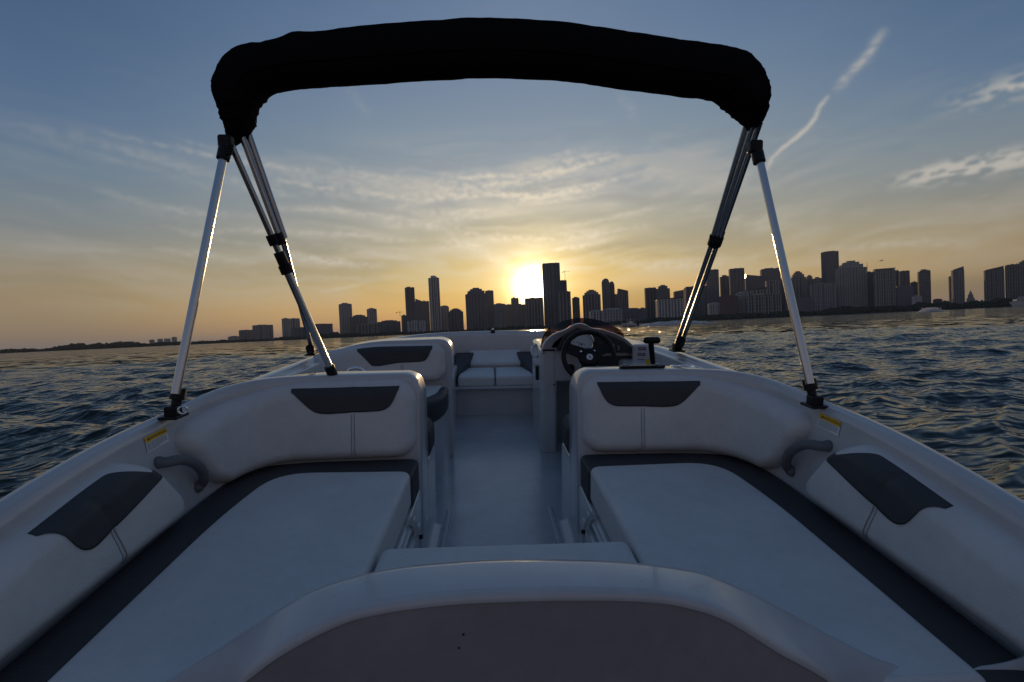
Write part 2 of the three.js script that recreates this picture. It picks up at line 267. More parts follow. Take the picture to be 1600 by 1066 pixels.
// hull shell outside, forward gunwale and inner side wall
{
  const rows = OUT.map((p, i) => { const n = planNormal(OUT, i), g = G(-p.z), at_ = (k, y) => V(p.x + n.x * k, y, p.z + n.z * k), rise = sstep(4.2, 5.2, -p.z); return [at_(0.006, g - 0.035), at_(-0.012, g - 0.05), at_(-0.014, g - 0.085), at_(0.004, g - 0.10), at_(0.05 + 0.1 * rise, -0.95), at_(0.11 + 0.3 * rise, -1.32), at_(0.42 + 0.25 * rise, -1.52 + 0.15 * rise), at_(0.9, -1.60 + 0.2 * rise)]; });
  bp('hull', loft(rows), M.gelcoat);
  const fw = OUT.filter(p => -p.z > 2.22);
  const rows2 = fw.map((p, i) => { const n = planNormal(fw, i), g = G(-p.z) - 0.003 * sstep(2.5, 2.2, -p.z), at_ = (k, y) => V(p.x + n.x * k, y, p.z + n.z * k); return [at_(0.0, g - 0.06), at_(0.0, g - 0.018), at_(0.006, g - 0.006), at_(0.018, g), at_(0.05, g + 0.002), at_(0.066, g - 0.004), at_(0.070, g - 0.016), at_(0.078, g - 0.020), at_(0.098, g - 0.021), at_(0.104, g - 0.028), at_(0.108, g - 0.045), at_(0.12, -0.75), at_(0.15, -1.12)]; });
  bp('gunwale', loft(rows2), M.gelcoat, boat, 'glossy white gunwale running round the bow');
  bp('transom', standSlab(roundedPoly([[-1.07, -0.75], [1.07, -0.75], [1.0, -1.35], [0.5, -1.55], [-0.5, -1.55], [-1.0, -1.35]]), 0.60, 0.66, 0.01), M.gelcoat);
  bp('floor', rbox(-1.0, 1.0, -1.16, -1.10, -4.55, -0.66, 0.005), M.floor, boat, 'pale moulded cockpit floor between the seats');
}
// ---- wall paths for the padded J-shaped seats
class Path {
  constructor(pts) { this.p = pts; this.l = [0]; for (let i = 1; i < pts.length; i++) this.l.push(this.l[i - 1] + pts[i].distanceTo(pts[i - 1])); this.L = this.l[pts.length - 1]; }
  at(s) { let i = 0; while (i < this.p.length - 2 && s > this.l[i + 1]) i++; const t = (s - this.l[i]) / (this.l[i + 1] - this.l[i]); return this.p[i].clone().lerp(this.p[i + 1], t); }
  n(s) { const a = this.at(Math.max(0, s - 0.02)), b = this.at(Math.min(this.L, s + 0.02)), t = b.sub(a).setY(0).normalize(); return V(-t.z, 0, t.x); }
}
function jPath(x0, d0, x1, d1, cx, cd, xe, de) {
  const bez = new THREE.CubicBezierCurve3(V(x1, 0, -d1), V(x1 - 0.005, 0, -(d1 + (cd - d1) * 0.62)), V(lerp(x1, cx, 0.22), 0, -(cd - 0.012)), V(cx, 0, -cd)).getPoints(28);
  const A = [], B = []; for (let i = 0; i < 14; i++) A.push(V(lerp(x0, x1, i / 14), 0, -lerp(d0, d1, i / 14)));
  for (let i = 1; i <= 10; i++) B.push(V(lerp(cx, xe, i / 10), 0, -lerp(cd, de, i / 10)));
  return new Path([...A, ...bez, ...B]);
}
const LEAN = 0.14;
const aft = jPath(-0.985, 0.60, -1.035, 1.68, -0.80, 2.11, -0.332, 2.13);
const YB = -0.72;
const wallPoint = (path, s, y, off) => { const p = path.at(s), n = path.n(s), k = off - LEAN * (y - YB); return V(p.x + n.x * k, y, p.z + n.z * k); };
// s on the path nearest to a plan depth on the side run / nearest to an x on the transverse run
const sAtDepth = (path, D) => { for (let s = 0; s < path.L; s += 0.004) if (-path.at(s).z >= D) return s; return path.L; };
const sAtX = (path, X) => { for (let s = path.L; s > 0; s -= 0.004) if (path.at(s).x <= X) return s; return 0; };
function coaming(path, D1, topT, sideFrom, r = 0.075) {
  // inner wall, lip, deck and outer edge, path running from aft side to the aisle
  const rows = [], sc0 = sAtDepth(path, sideFrom), sc1 = path.L * 0.985, N = 150, tIn = s => lerp(G(-path.at(s).z) - 0.004, topT, sstep(sc0 - 0.1, sc0 + 0.42, s));
  for (let i = 0; i <= N; i++) {
    const s = path.L * i / N, p = path.at(s), e = path.L - s;
    let o;
    if (s < sc0) { const D = -p.z; o = V(-beam(D), G(D), p.z); }
    else {
      const len1 = D1 - sideFrom, q = (s - sc0) / (path.L - sc0), tot = len1 + 1.13 - 0.332, qd = Math.min(q * 1.0, 1) * tot;
      if (qd < len1) { const D = sideFrom + qd; o = V(-beam(D), G(D), -D); } else { const x = -1.13 + (qd - len1); o = V(x, lerp(G(D1), topT, sstep(-1.13, -0.8, x)), -D1); }
      if (q > 0.55) o.x = lerp(o.x, p.x, sstep(0.55, 0.75, q));
    }
    const drop = e < r ? r - Math.sqrt(Math.max(0, r * r - (r - e) * (r - e))) : 0;
    const ti = tIn(s) - drop; o.y -= drop;
    const w = (y, off) => wallPoint(path, s, y, off);
    const lip = w(ti, -0.022), out = o.clone().sub(lip).setY(0).normalize();
    const oo = (k, dy) => V(o.x + out.x * k, o.y + dy, o.z + out.z * k);
    rows.push([w(-1.12, 0.0), w(YB, 0), w(ti - 0.03, 0), w(ti - 0.010, -0.004), w(ti - 0.003, -0.012), lip, lip.clone().lerp(o, 0.12).setY(lerp(ti, o.y, 0.12) + 0.003), lip.clone().lerp(o, 0.6).setY(lerp(ti, o.y, 0.6) + 0.001), oo(-0.022, -0.005), oo(-0.008, -0.010), oo(-0.001, -0.017), oo(0.001, -0.034), oo(0.002, -0.07), V(o.x - 0.002 * out.x, -1.12, o.z)]);
  }
  const last = rows[rows.length - 1], mid = last.map((v, j) => { const k = last[Math.min(last.length - 1 - j, last.length - 1)]; return v.clone().lerp(k, 0.5); });
  rows.push(mid);
  return loft(rows);
}
{
  const g = coaming(aft, 2.34, -0.365, 1.70);
  bp('coaming', g, M.gelcoat, boat, 'white moulded coaming around the port lounge'); bp('coaming', mirrorX(g).translate(0, -EYE, 0), M.gelcoat, boat, 'white moulded coaming around the starboard lounge');
}
// ---- upholstered pads on those walls
const pillow = t => { t = Math.min(1, Math.max(0, t)); return Math.sqrt(1 - (1 - t) * (1 - t)); };
function padSurface(path, o) {           // o: s0,s1, y0(s), y1(s), r, th, edge, seams
  const dep = (s, y) => {
    const yb = o.y0(s), yt = o.y1(s), a = Math.min(s - o.s0, o.s1 - s), b = Math.min(y - yb, yt - y); let d;
    if (a < o.r && b < o.r) d = o.r - Math.hypot(o.r - a, o.r - b); else d = Math.min(a, b);
    let v = o.th * pillow(d / o.edge);
    v += (0.004 * (fbm(s * 4 + 3, y * 5 + 20, 3) - 0.44)) * sstep(0, 0.05, d);
    for (const q of o.seams ?? []) v -= 0.0025 * Math.exp(-Math.pow((s - q) / 0.035, 2)) * sstep(0, 0.02, d) * (0.6 + 0.8 * noise(y * 60, q * 9)) + 0.004 * Math.exp(-Math.pow((s - q) / 0.007, 2)) * sstep(0, 0.02, d);
    return v;
  };
  const pt = (s, y, off = 0) => wallPoint(path, s + (o.shear ? o.shear(s) * (-0.59 - y) : 0), y, dep(s, y) - 0.004 + off);
  return { dep, pt, o };
}
const withUV = (g, uv) => { g.setAttribute('uv', new THREE.Float32BufferAttribute(uv, 2)); return g; };
function padGeo(P) {
  const uv = [], o = P.o, rows = [], NS = Math.max(40, Math.round((o.s1 - o.s0) / 0.012)), NV = 44;
  const ss = []; for (let i = 0; i <= NS; i++) ss.push(o.s0 + (o.s1 - o.s0) * i / NS);
  for (const e of [0.001, 0.003, 0.006]) ss.push(o.s0 + e, o.s1 - e);
  for (const q of o.seams ?? []) for (const e of [-0.008, -0.004, 0, 0.004, 0.008]) ss.push(q + e);
  ss.sort((a, b) => a - b);
  for (const s of ss) {
    const a = Math.min(s - o.s0, o.s1 - s), cut = a < o.r ? o.r - Math.sqrt(Math.max(0, o.r * o.r - (o.r - a) * (o.r - a))) : 0;
    const lo = o.y0(s) + cut, hi = o.y1(s) - cut, r = [];
    for (let j = 0; j <= NV; j++) { const y = lerp(lo, hi, 0.5 - 0.5 * Math.cos(Math.PI * j / NV)); r.push(P.pt(s, y)); uv.push(s, y); }
    rows.push(r);
  }
  return withUV(loft(rows), uv);
}
function insertGeo(P, s0, s1, lo, hi, off = 0.0035, n = 46, m = 14) {     // grey panel sewn on the pad between two edge curves
  const rows = [], uv = [];
  for (let i = -1; i <= n + 1; i++) {
    const k = Math.min(n, Math.max(0, i)), s = lerp(s0, s1, k / n), a = lo(s), b = hi(s), r = [], o = i < 0 || i > n ? -0.006 : off;
    r.push(P.pt(s, a, -0.006)); for (let j = 0; j <= m; j++) r.push(P.pt(s, lerp(a, b, j / m), o)); r.push(P.pt(s, b, -0.006)); rows.push(r); for (let j = 0; j < r.length; j++) uv.push(s, lerp(a, b, Math.min(1, Math.max(0, (j - 1) / m))));
  }
  return withUV(loft(rows), uv);
}
const seamGeo = (P, s, y0, y1) => merge([-0.0065, 0.0065].map(e => tube(Array.from({ length: 10 }, (_, i) => P.pt(s + e, lerp(y0, y1, i / 9), 0.0008)), 0.0013, 5, false, 18)));
// left edge curves of an insert from (s, y) points
const curve = pts => s => { let i = 0; while (i < pts.length - 2 && s > pts[i + 1][0]) i++; const t = Math.min(1, Math.max(0, (s - pts[i][0]) / (pts[i + 1][0] - pts[i][0]))); return lerp(pts[i][1], pts[i + 1][1], t); };
const smoothCurve = pts => { const c = curve(pts), w = 0.012; return s => (c(s - w) + c(s) * 2 + c(s + w)) / 4; };
function bothSides(name, make, mat, labels = []) { for (const k of [0, 1]) make(k); }
for (const side of [0, 1]) {
  const fx = g => side ? mirrorX(g) : g, port = side ? 'starboard' : 'port';
  // long J pad: aft end on the side wall, round the corner, to the aisle
  const s0 = sAtDepth(aft, 1.725), s1 = sAtX(aft, -0.350), sx = x => sAtX(aft, x);
  const yTop = s => lerp(-0.450, -0.385, sstep(s0, s0 + 0.55, s)), yBot = s => -0.708;
  const seam = sx(-0.60);
  const J = padSurface(aft, { s0, s1, y0: yBot, y1: yTop, r: 0.085, th: 0.070, edge: 0.055, seams: [seam], shear: s => 0.68 * (1 - sstep(s0, s0 + 0.34, s)) });
  const pad = sub('backrest_pad', 'white wraparound backrest pad of the ' + port + ' aft lounge');
  bpSub('pad_cushion', fx(padGeo(J)), M.vinyl, pad, null, false);
  const iA = sx(-0.85), iB = sx(-0.415), iT = s => Math.min(yTop(s) - 0.012, -0.404);
  bpSub('grey_panel', fx(insertGeo(J, iA, iB, smoothCurve([[iA, -0.414], [sx(-0.768), -0.488], [sx(-0.74), -0.503], [sx(-0.70), -0.507], [sx(-0.485), -0.501], [sx(-0.455), -0.488], [sx(-0.435), -0.460], [iB, -0.406]]), iT)), M.grey, pad, null, false);
  bpSub('seam', fx(seamGeo(J, seam, -0.682, -0.512)), M.thread, pad);
  // short pad further aft on the side wall
  const a0 = sAtDepth(aft, 0.62), a1 = sAtDepth(aft, 1.545);
  const K = padSurface(aft, { s0: a0, s1: a1, y0: () => -0.70, y1: s => G(-aft.at(s).z) - 0.055, r: 0.09, th: 0.070, edge: 0.045, seams: [sAtDepth(aft, 1.245)], shear: s => 0.75 * sstep(a1 - 0.5, a1, s) });
  const pad2 = sub('backrest_pad', 'short white side pad with grey panel, ' + port + ' quarter');
  bpSub('pad_cushion', fx(padGeo(K)), M.vinyl, pad2, null, false);
  const top = s => K.o.y1(s) - 0.004, sd = D => sAtDepth(aft, D);
  const kl = a1 - 0.015;
  bpSub('grey_panel', fx(insertGeo(K, sd(1.07), kl, smoothCurve([[sd(1.07), -0.510], [sd(1.098), -0.514], [sd(1.112), -0.535], [sd(1.125), -0.566], [sd(1.145), -0.588], [sd(1.175), -0.594], [sd(1.22), -0.586], [kl - 0.02, -0.535], [kl, -0.522]]), s => Math.max(top(s) - 0.055 * Math.pow(sstep(kl - 0.16, kl, s), 1.5), -0.507))), M.grey, pad2, null, false);
  bpSub('seam', fx(seamGeo(K, sd(1.245), -0.69, -0.583)), M.thread, pad2);
  // grab handle on the wall between the pads
  const hs0 = sAtDepth(aft, 1.565), hs1 = sAtDepth(aft, 1.735), hp = [[0, -0.522, -0.004], [0.02, -0.524, 0.022], [0.25, -0.530, 0.044], [0.5, -0.553, 0.050], [0.75, -0.590, 0.048], [0.95, -0.64, 0.030], [1.0, -0.66, 0.012], [0.97, -0.668, -0.004]];
  const hg = tube(hp.map(([t, y, o]) => wallPoint(aft, lerp(hs0, hs1, t), y, o)), 0.0165, 12, false, 50);
  const caps = [hp[0], hp[hp.length - 1]].map(([t, y, o]) => { const g = new THREE.SphereGeometry(0.019, 14, 10), p = wallPoint(aft, lerp(hs0, hs1, t), y, 0.004); g.translate(p.x, p.y, p.z); return g; });
  bp('grab_handle', fx(merge([hg, ...caps])), M.handle, boat, 'grey curved grab handle, ' + port + ' side');
  // warning label on the wall
  const tex = canvasTex(256, 224, (c, w, h) => { c.fillStyle = '#e8e8e6'; c.fillRect(0, 0, w, h); c.fillStyle = '#f0b400'; c.fillRect(0, 0, w, 84); c.fillStyle = '#181818'; c.font = 'bold 46px sans-serif'; c.textAlign = 'center'; c.fillText('WARNING', 138, 58); c.beginPath(); c.moveTo(24, 62); c.lineTo(38, 30); c.lineTo(52, 62); c.fill(); c.fillStyle = '#33363c'; for (let k = 0; k < 5; k++) { let x = 10; const e = k === 4 ? 150 : 240; while (x < e) { const l = 14 + hash(k * 31 + x, 7) * 30; c.fillRect(x, 98 + k * 24, Math.min(l, e - x), 10); x += l + 7; } } });
  const ls = [1.530, 1.640].map(D => sAtDepth(aft, D)), lg = [], luv = [];
  const rows = []; for (let i = 0; i <= 6; i++) { const s = lerp(ls[0], ls[1], i / 6), g = G(-aft.at(s).z); rows.push([wallPoint(aft, s, g - 0.078, 0.0025), wallPoint(aft, s, g - 0.032, 0.0025)]); for (const v of [0, 1]) luv.push(side ? 1 - i / 6 : i / 6, v); }
  let g = loft(rows); g.setAttribute('uv', new THREE.Float32BufferAttribute(luv, 2)); if (side) g = mirrorX(g);
  bp('warning_label', g, new THREE.MeshPhysicalMaterial({ map: tex, roughness: 0.5 }), boat, 'yellow headed warning label, ' + port + ' coaming', false);
}
// ---- lounge cushions
for (const side of [0, 1]) {
  const fx = g => side ? mirrorX(g) : g, port = side ? 'starboard' : 'port';
  const c = sub('lounge_cushion', 'flat white cushion with grey border, ' + port + ' aft lounge');
  bpSub('cushion_top', fx(planSlab([[-0.350, 0.80, 0.02], [-0.345, 1.935, 0.05], [-0.872, 1.955, 0.16], [-0.895, 1.58, 0.4], [-0.848, 0.80, 0.02]], -0.835, -0.700, 0.020, 5)), M.vinyl, c);
  bpSub('grey_border', fx(planSlab([[-0.40, 0.80, 0.01], [-0.40, 1.86, 0.01], [-0.338, 1.90, 0.02], [-0.338, 2.11, 0.05], [-0.80, 2.10, 0.2], [-1.03, 2.05, 0.3], [-1.03, 1.68, 0.2], [-0.965, 0.80, 0.02]], -0.84, -0.712, 0.012, 3)), M.grey, c);
  bp('lounge_base', fx(planSlab([[-0.335, 0.68, 0.02], [-0.335, 2.12, 0.02], [-1.05, 2.12, 0.02], [-1.03, 0.68, 0.02]], -1.12, -0.845, 0.012)), M.gelcoat, boat, 'white moulded base under the ' + port + ' lounge');
  bp('ledge_rail', fx(merge([rbox(-0.342, -0.322, -0.865, -0.850, -1.86, -0.9, 0.006), rbox(-0.330, -0.306, -0.893, -0.876, -1.86, -0.9, 0.007)])), M.gelcoat, boat, 'narrow double ledge along the ' + port + ' lounge base');
  // cove where base meets the floor
  const cove = []; for (let i = 0; i <= 8; i++) { const a = Math.PI / 2 * i / 8; cove.push([-0.335 + 0.06 - 0.06 * Math.cos(a) + 0.0, -1.04 - 0.06 * Math.sin(a)]); }
  bp('floor_cove', fx(loft([-0.70, -2.30].map(z => cove.map(([x, y]) => V(x, y + 0.001, z))))), M.gelcoat);
  bp('floor_ridge', fx(rbox(-0.262, -0.238, -1.105, -1.090, -2.45, -0.72, 0.007)), M.floor);
  const st = sub('webbing_strap', 'short pale strap with black studs, ' + port + ' aisle side'), q = k => side ? k : k;
  const sp = [V(-0.338, -0.835, -1.79), V(-0.318, -0.848, -1.775), V(-0.298, -0.868, -1.755), V(-0.291, -0.90, -1.735), V(-0.297, -0.955, -1.72)];
  bpSub('strap', fx(loft(sp.map((p, i) => [p.clone().add(V(0, 0.004, -0.024)), p.clone().add(V(0.004, 0.006, 0)), p.clone().add(V(0, 0.002, 0.024 - 0.015 * (i / 4)))]))), M.webbing, st);
  for (const [y, z] of [[-0.872, -1.735], [-0.91, -1.715]]) { const s = new THREE.CylinderGeometry(0.007, 0.008, 0.012, 12); s.rotateZ(Math.PI / 2); s.translate(-0.288, y, z); bpSub('stud', fx(s), M.black, st); }
}
bp('filler_cushion', rbox(-0.338, 0.342, -0.835, -0.697, -1.345, -0.80, 0.028, 5), M.vinyl, boat, 'white middle cushion bridging the two lounges');
bp('filler_base', rbox(-0.36, 0.36, -1.12, -0.842, -1.30, -0.70, 0.012), M.gelcoat);
// ---- arched transom moulding nearest the camera
{
  const cpx = [[306, 1037], [393, 980], [481, 928], [550, 904], [620, 889], [700, 881], [768, 877], [835, 876], [900, 877], [960, 879], [1010, 883], [1060, 890], [1104, 899], [1191, 936], [1322, 1006], [1388, 1037], [1453, 1050], [1523, 1046], [1600, 1032]].map(p => at(p[0], p[1], 0.84));
  const crest = new THREE.CatmullRomCurve3([V(-0.98, -0.66, -0.84), V(-0.88, -0.698, -0.84), V(-0.76, -0.711, -0.84), V(-0.66, -0.700, -0.84), ...cpx, V(1.02, -0.66, -0.84)], false, 'centripetal').getSpacedPoints(160);
  const ppx = [[372, 1066], [400, 1040], [450, 1005], [540, 960], [600, 945], [700, 932], [800, 927], [900, 925], [1000, 927], [1060, 934], [1126, 954], [1213, 1006], [1309, 1066]].map(p => at(p[0], p[1], 0.745));
  const panelPts = new THREE.CatmullRomCurve3([V(-0.56, -1.05, -0.745), V(-0.52, -0.80, -0.745), ...ppx, V(0.61, -0.78, -0.745), V(0.66, -1.05, -0.745)], false, 'centripetal').getSpacedPoints(160);
  const rows = crest.map((c, i) => {
    const p = panelPts[i], d = p.clone().sub(c).normalize(), q = (t, dy) => c.clone().lerp(p, t).add(V(0, dy, 0));
    return [V(c.x, c.y - 0.25, c.z - 0.022), V(c.x, c.y - 0.03, c.z - 0.020), V(c.x, c.y - 0.010, c.z - 0.016), V(c.x, c.y - 0.002, c.z - 0.008), c, q(0.05, 0.002), q(0.12, 0.003), q(0.5, 0.0045), q(0.88, 0.003), q(0.96, 0.001), p.clone().add(V(0, -0.002, 0.003)), p.clone().add(V(0, -0.012, 0.004))];
  });
  { const uv = []; for (const r of rows) for (const v of r) uv.push(v.x, v.z + v.y); bp('transom_moulding', withUV(loft(rows), uv), M.gelcoat, boat, 'glossy white arched moulding nearest the camera', false); }
  const sh = new THREE.Shape(panelPts.map(p => new THREE.Vector2(p.x, p.y - 0.008)));
  const g = new THREE.ShapeGeometry(sh, 2); g.translate(0, 0, -0.743);
  bp('transom_panel', g, M.panel, boat, 'dull flat panel inside the arched moulding');
  for (const [x, y] of [[724, 992], [717, 1013]]) { const p = at(x, y, 0.741), s = new THREE.SphereGeometry(0.0016, 10, 8); s.translate(p.x, p.y, p.z); bp('screw', s, M.black); }
}
// ---- forward port seat, facing aft
{
  const fp = jPath(-1.04, 2.60, -1.035, 2.88, -0.80, 3.21, -0.285, 3.23);
  bp('seat_back_shell', standSlab(roundedPoly([[-1.04, -1.12], [-0.285, -1.12, 0.01], [-0.285, -0.325, 0.09], [-0.80, -0.335, 0.2], [-1.04, -0.385, 0.1]]), 3.265, 3.48, 0.03, 4), M.gelcoat, boat, 'white moulded back of the forward port seat');
  const sx = x => sAtX(fp, x), s0 = sAtDepth(fp, 2.98), s1 = sx(-0.318);
  const P = padSurface(fp, { s0, s1, y0: () => -0.585, y1: s => lerp(-0.385, -0.350, sstep(s0, sx(-0.7), s)), r: 0.07, th: 0.07, edge: 0.055, seams: [sx(-0.585)] });
  const pad = sub('backrest_pad', 'white backrest pad of the forward port seat');
  bpSub('pad_cushion', padGeo(P), M.vinyl, pad, null, false);
  const iA = sx(-0.86), iB = sx(-0.40);
  bpSub('grey_panel', insertGeo(P, iA, iB, smoothCurve([[iA, -0.385], [sx(-0.815), -0.43], [sx(-0.77), -0.478], [sx(-0.72), -0.478], [sx(-0.62), -0.462], [sx(-0.47), -0.458], [sx(-0.435), -0.450], [iB, -0.372]]), s => P.o.y1(s) - 0.012), M.grey, pad, null, false);
  bpSub('seam', seamGeo(P, sx(-0.585), -0.575, -0.475), M.thread, pad);
  const c = sub('seat_cushion', 'white seat cushion with grey nose, forward port seat');
  bpSub('cushion_top', planSlab([[-0.34, 2.98, 0.06], [-0.34, 3.22, 0.02], [-1.03, 3.22, 0.02], [-1.03, 2.62, 0.02], [-0.55, 2.64, 0.1], [-0.42, 2.78, 0.1]], -0.715, -0.612, 0.02, 4), M.vinyl, c);
  bpSub('grey_nose', planSlab([[-0.355, 3.14, 0.03], [-0.298, 3.14, 0.03], [-0.292, 2.92, 0.12], [-0.34, 2.72, 0.1], [-0.50, 2.58, 0.1], [-0.62, 2.57, 0.04], [-0.60, 2.67, 0.02], [-0.44, 2.76, 0.08], [-0.36, 2.96, 0.06]], -0.735, -0.606, 0.025, 5), M.grey, c);
  bp('seat_base', planSlab([[-0.305, 3.24, 0.02], [-0.312, 2.92, 0.1], [-0.37, 2.74, 0.1], [-0.52, 2.62, 0.1], [-1.04, 2.60, 0.02], [-1.04, 3.24, 0.02]], -1.12, -0.73, 0.012), M.gelcoat, boat, 'white moulded base of the forward port seat');
  for (const s of [1, -1]) bp('seat_bolster', rbox(s > 0 ? 0.322 : -0.62, s > 0 ? 0.62 : -0.322, -0.83, -0.635, -2.60, -2.32, 0.07, 5), M.grey, boat, s > 0 ? 'grey bolster of the helm seat' : 'grey bolster behind the port lounge');
  for (const s of [1, -1]) bp('bolster_base', rbox(s > 0 ? 0.332 : -1.0, s > 0 ? 1.0 : -0.332, -1.12, -0.81, -2.62, -2.3, 0.02), M.gelcoat);
  bp('helm_seat_back', rbox(0.46, 0.83, -0.85, -0.392, -2.50, -2.385, 0.03, 4), M.grey, boat, 'dark grey helm seat back behind the starboard shell');
  const strip = sub('hinge_strip', 'black hinge strip on top of the starboard shell');
  bpSub('strip', rbox(0.535, 0.735, -0.362, -0.350, -2.235, -2.195, 0.005), M.black, strip);
  for (const x of [0.562, 0.708]) bpSub('clip', rbox(x - 0.012, x + 0.012, -0.356, -0.345, -2.235, -2.195, 0.005), M.handle, strip);
  const lp = [[0, 0], [0.02, 0.03], [0.07, 0.035], [0.10, 0.01]].map(([x, y]) => V(-0.80 + x, -0.455 + y, -2.72)); bp('grab_handle', tube(lp, 0.009, 8), M.chrome, boat, 'small steel grab handle inside the port gunwale');
  // cup holder in the starboard coaming corner
  const ring = new THREE.TorusGeometry(0.050, 0.008, 10, 32); ring.rotateX(Math.PI / 2); const cp = at(1066, 576, 2.30); ring.translate(cp.x, cp.y + 0.004, cp.z);
  const cup = new THREE.CylinderGeometry(0.046, 0.040, 0.07, 28, 1, true); cup.translate(cp.x, cp.y - 0.032, cp.z); const bot = new THREE.CylinderGeometry(0.041, 0.041, 0.004, 28); bot.translate(cp.x, cp.y - 0.068, cp.z);
  const ch = sub('cup_holder'); bpSub('rim', ring, M.chrome, ch); bpSub('well', merge([cup, bot]), M.black, ch);
}
// ---- starboard side shelf and helm console
{
  bp('side_shelf', rbox(0.80, 1.06, -1.12, -0.475, -3.35, -2.52, 0.03, 4), M.gelcoat, boat, 'white side shelf under the throttle');
  bp('side_pocket', rbox(-1.06, -0.95, -1.12, -0.47, -2.66, -2.30, 0.02, 3), M.dash, boat, 'smoked side pocket inside the port gunwale');
  const con = sub('helm_console', 'white helm console on the starboard side');
  bpSub('side_panel', rbox(0.288, 0.40, -1.12, -0.40, -3.95, -3.30, 0.03, 4), M.gelcoat, con);
  bpSub('upper_body', rbox(0.34, 1.03, -0.625, -0.40, -3.95, -3.305, 0.02, 3), M.gelcoat, con);
  bpSub('footwell_back', rbox(0.38, 1.03, -1.12, -0.60, -3.95, -3.72, 0.01), M.gelcoat, con);
  const sh = pts => new THREE.Shape(new THREE.CatmullRomCurve3(pts, false, 'centripetal').getSpacedPoints(70).map(p => new THREE.Vector2(p.x, p.y)));
  const cowlPx = [[845, 553], [847, 541], [853, 531], [866, 521], [880, 516], [888, 512], [896, 507], [905, 505], [915, 507], [924, 512], [938, 514], [956, 519], [974, 527], [989, 539], [998, 550], [1003, 561]].map(p => at(p[0], p[1], 3.30));
  { const cp = new THREE.CatmullRomCurve3(cowlPx, false, 'centripetal').getSpacedPoints(60), cen = V(0.62, -0.44, 0), row = (d, k, dy) => cp.map(p => V(cen.x + (p.x - cen.x) * k, cen.y + (p.y - cen.y) * k + dy, -d));
    bpSub('dash_cowl', loft([row(3.315, 0.80, 0), row(3.292, 0.955, 0), row(3.286, 0.975, 0), row(3.29, 0.99, 0), row(3.305, 1.0, 0), row(3.36, 1.0, -0.008), row(3.50, 0.97, -0.05), row(3.75, 0.90, -0.14)]), M.gelcoat, con); }
  const dashPx = [[869, 547], [870, 540], [876, 530], [886, 521], [896, 515], [905, 512], [915, 514], [924, 519], [945, 522], [962, 527], [978, 535], [989, 543], [996, 550]].map(p => at(p[0], p[1], 3.27));
  const dl = dashPx[dashPx.length - 1];
  bpSub('dash_panel', standSlab(sh([...dashPx, V(dl.x - 0.06, dl.y - 0.003, 0), at(940, 552, 3.27), at(905, 553, 3.27), at(884, 551, 3.27)]), 3.262, 3.30, 0.006, 2), M.dash, con);
  const g0 = at(909, 536, 3.25), face = canvasTex(256, 256, (c, w) => { c.fillStyle = '#dfe4ea'; c.fillRect(0, 0, w, w); c.strokeStyle = '#24303c'; c.fillStyle = '#24303c'; c.lineWidth = 4; for (let k = 0; k <= 12; k++) { const a = Math.PI * (0.8 + 1.4 * k / 12); c.beginPath(); c.moveTo(128 + 112 * Math.cos(a), 128 + 112 * Math.sin(a)); c.lineTo(128 + 92 * Math.cos(a), 128 + 92 * Math.sin(a)); c.stroke(); } c.beginPath(); c.arc(128, 168, 38, Math.PI, 0); c.stroke(); c.lineWidth = 6; c.beginPath(); c.moveTo(128, 150); c.lineTo(70, 110); c.stroke(); c.beginPath(); c.arc(128, 150, 10, 0, 7); c.fill(); });
  const bez = new THREE.TorusGeometry(0.074, 0.008, 10, 48); bez.scale(1, 1, 1.6); bez.translate(g0.x, g0.y, g0.z); bpSub('gauge_bezel', bez, M.chrome, con);
  const dial = new THREE.CircleGeometry(0.069, 48); dial.translate(g0.x, g0.y, g0.z); bpSub('gauge_face', dial, new THREE.MeshPhysicalMaterial({ map: face, roughness: 0.3, clearcoat: 1, clearcoatRoughness: 0.03 }), con, null, false);
  bpSub('gauge_hood', (() => { const g = new THREE.CylinderGeometry(0.084, 0.088, 0.09, 32, 1, true, Math.PI * 0.5, Math.PI); g.rotateX(-Math.PI / 2); g.translate(g0.x, g0.y + 0.006, g0.z - 0.01); return g; })(), M.dash, con);
  const rp0 = at(935, 557, 3.29), rp1 = at(990, 581, 3.29); bpSub('stereo_panel', rbox(rp0.x, rp1.x, rp1.y, rp0.y, -3.33, -3.285, 0.006), M.dash, con);
  const k0 = at(982, 571, 3.28), kn = new THREE.CylinderGeometry(0.013, 0.015, 0.02, 20); kn.rotateX(Math.PI / 2); kn.translate(k0.x, k0.y, k0.z); bpSub('stereo_knob', kn, M.black, con);
  const sl = at(858, 547, 3.285); bpSub('vent_slot', rbox(sl.x - 0.045, sl.x + 0.04, sl.y - 0.006, sl.y + 0.004, -3.30, -3.282, 0.004), M.black, con);
  for (const [x, y] of [[958, 541], [966, 544]]) { const p = at(x, y, 3.255), g = rbox(p.x - 0.009, p.x + 0.009, p.y - 0.014, p.y + 0.014, -3.27, -3.245, 0.004); bpSub('rocker_switch', g, M.handle, con); }
  const kp = at(891, 575, 3.30), kg = new THREE.SphereGeometry(0.028, 16, 12); kg.translate(kp.x, kp.y, kp.z + 0.01); bpSub('ignition_boot', kg, M.black, con);
  const bb = at(842, 581, 3.45); bpSub('side_latch', rbox(0.272, 0.292, bb.y - 0.055, bb.y + 0.045, -3.50, -3.42, 0.008), M.black, con);
  bpSub('side_grip', tube([V(0.288, -0.475, -3.46), V(0.262, -0.470, -3.48), V(0.258, -0.43, -3.56), V(0.288, -0.41, -3.62)], 0.010, 8), M.gelcoat, con);
  for (const [x, y] of [[866, 601], [868, 710]]) { const p = at(x, y, 3.295), s = new THREE.SphereGeometry(0.006, 10, 8); s.translate(p.x, p.y, p.z); bpSub('screw', s, M.black, con); }
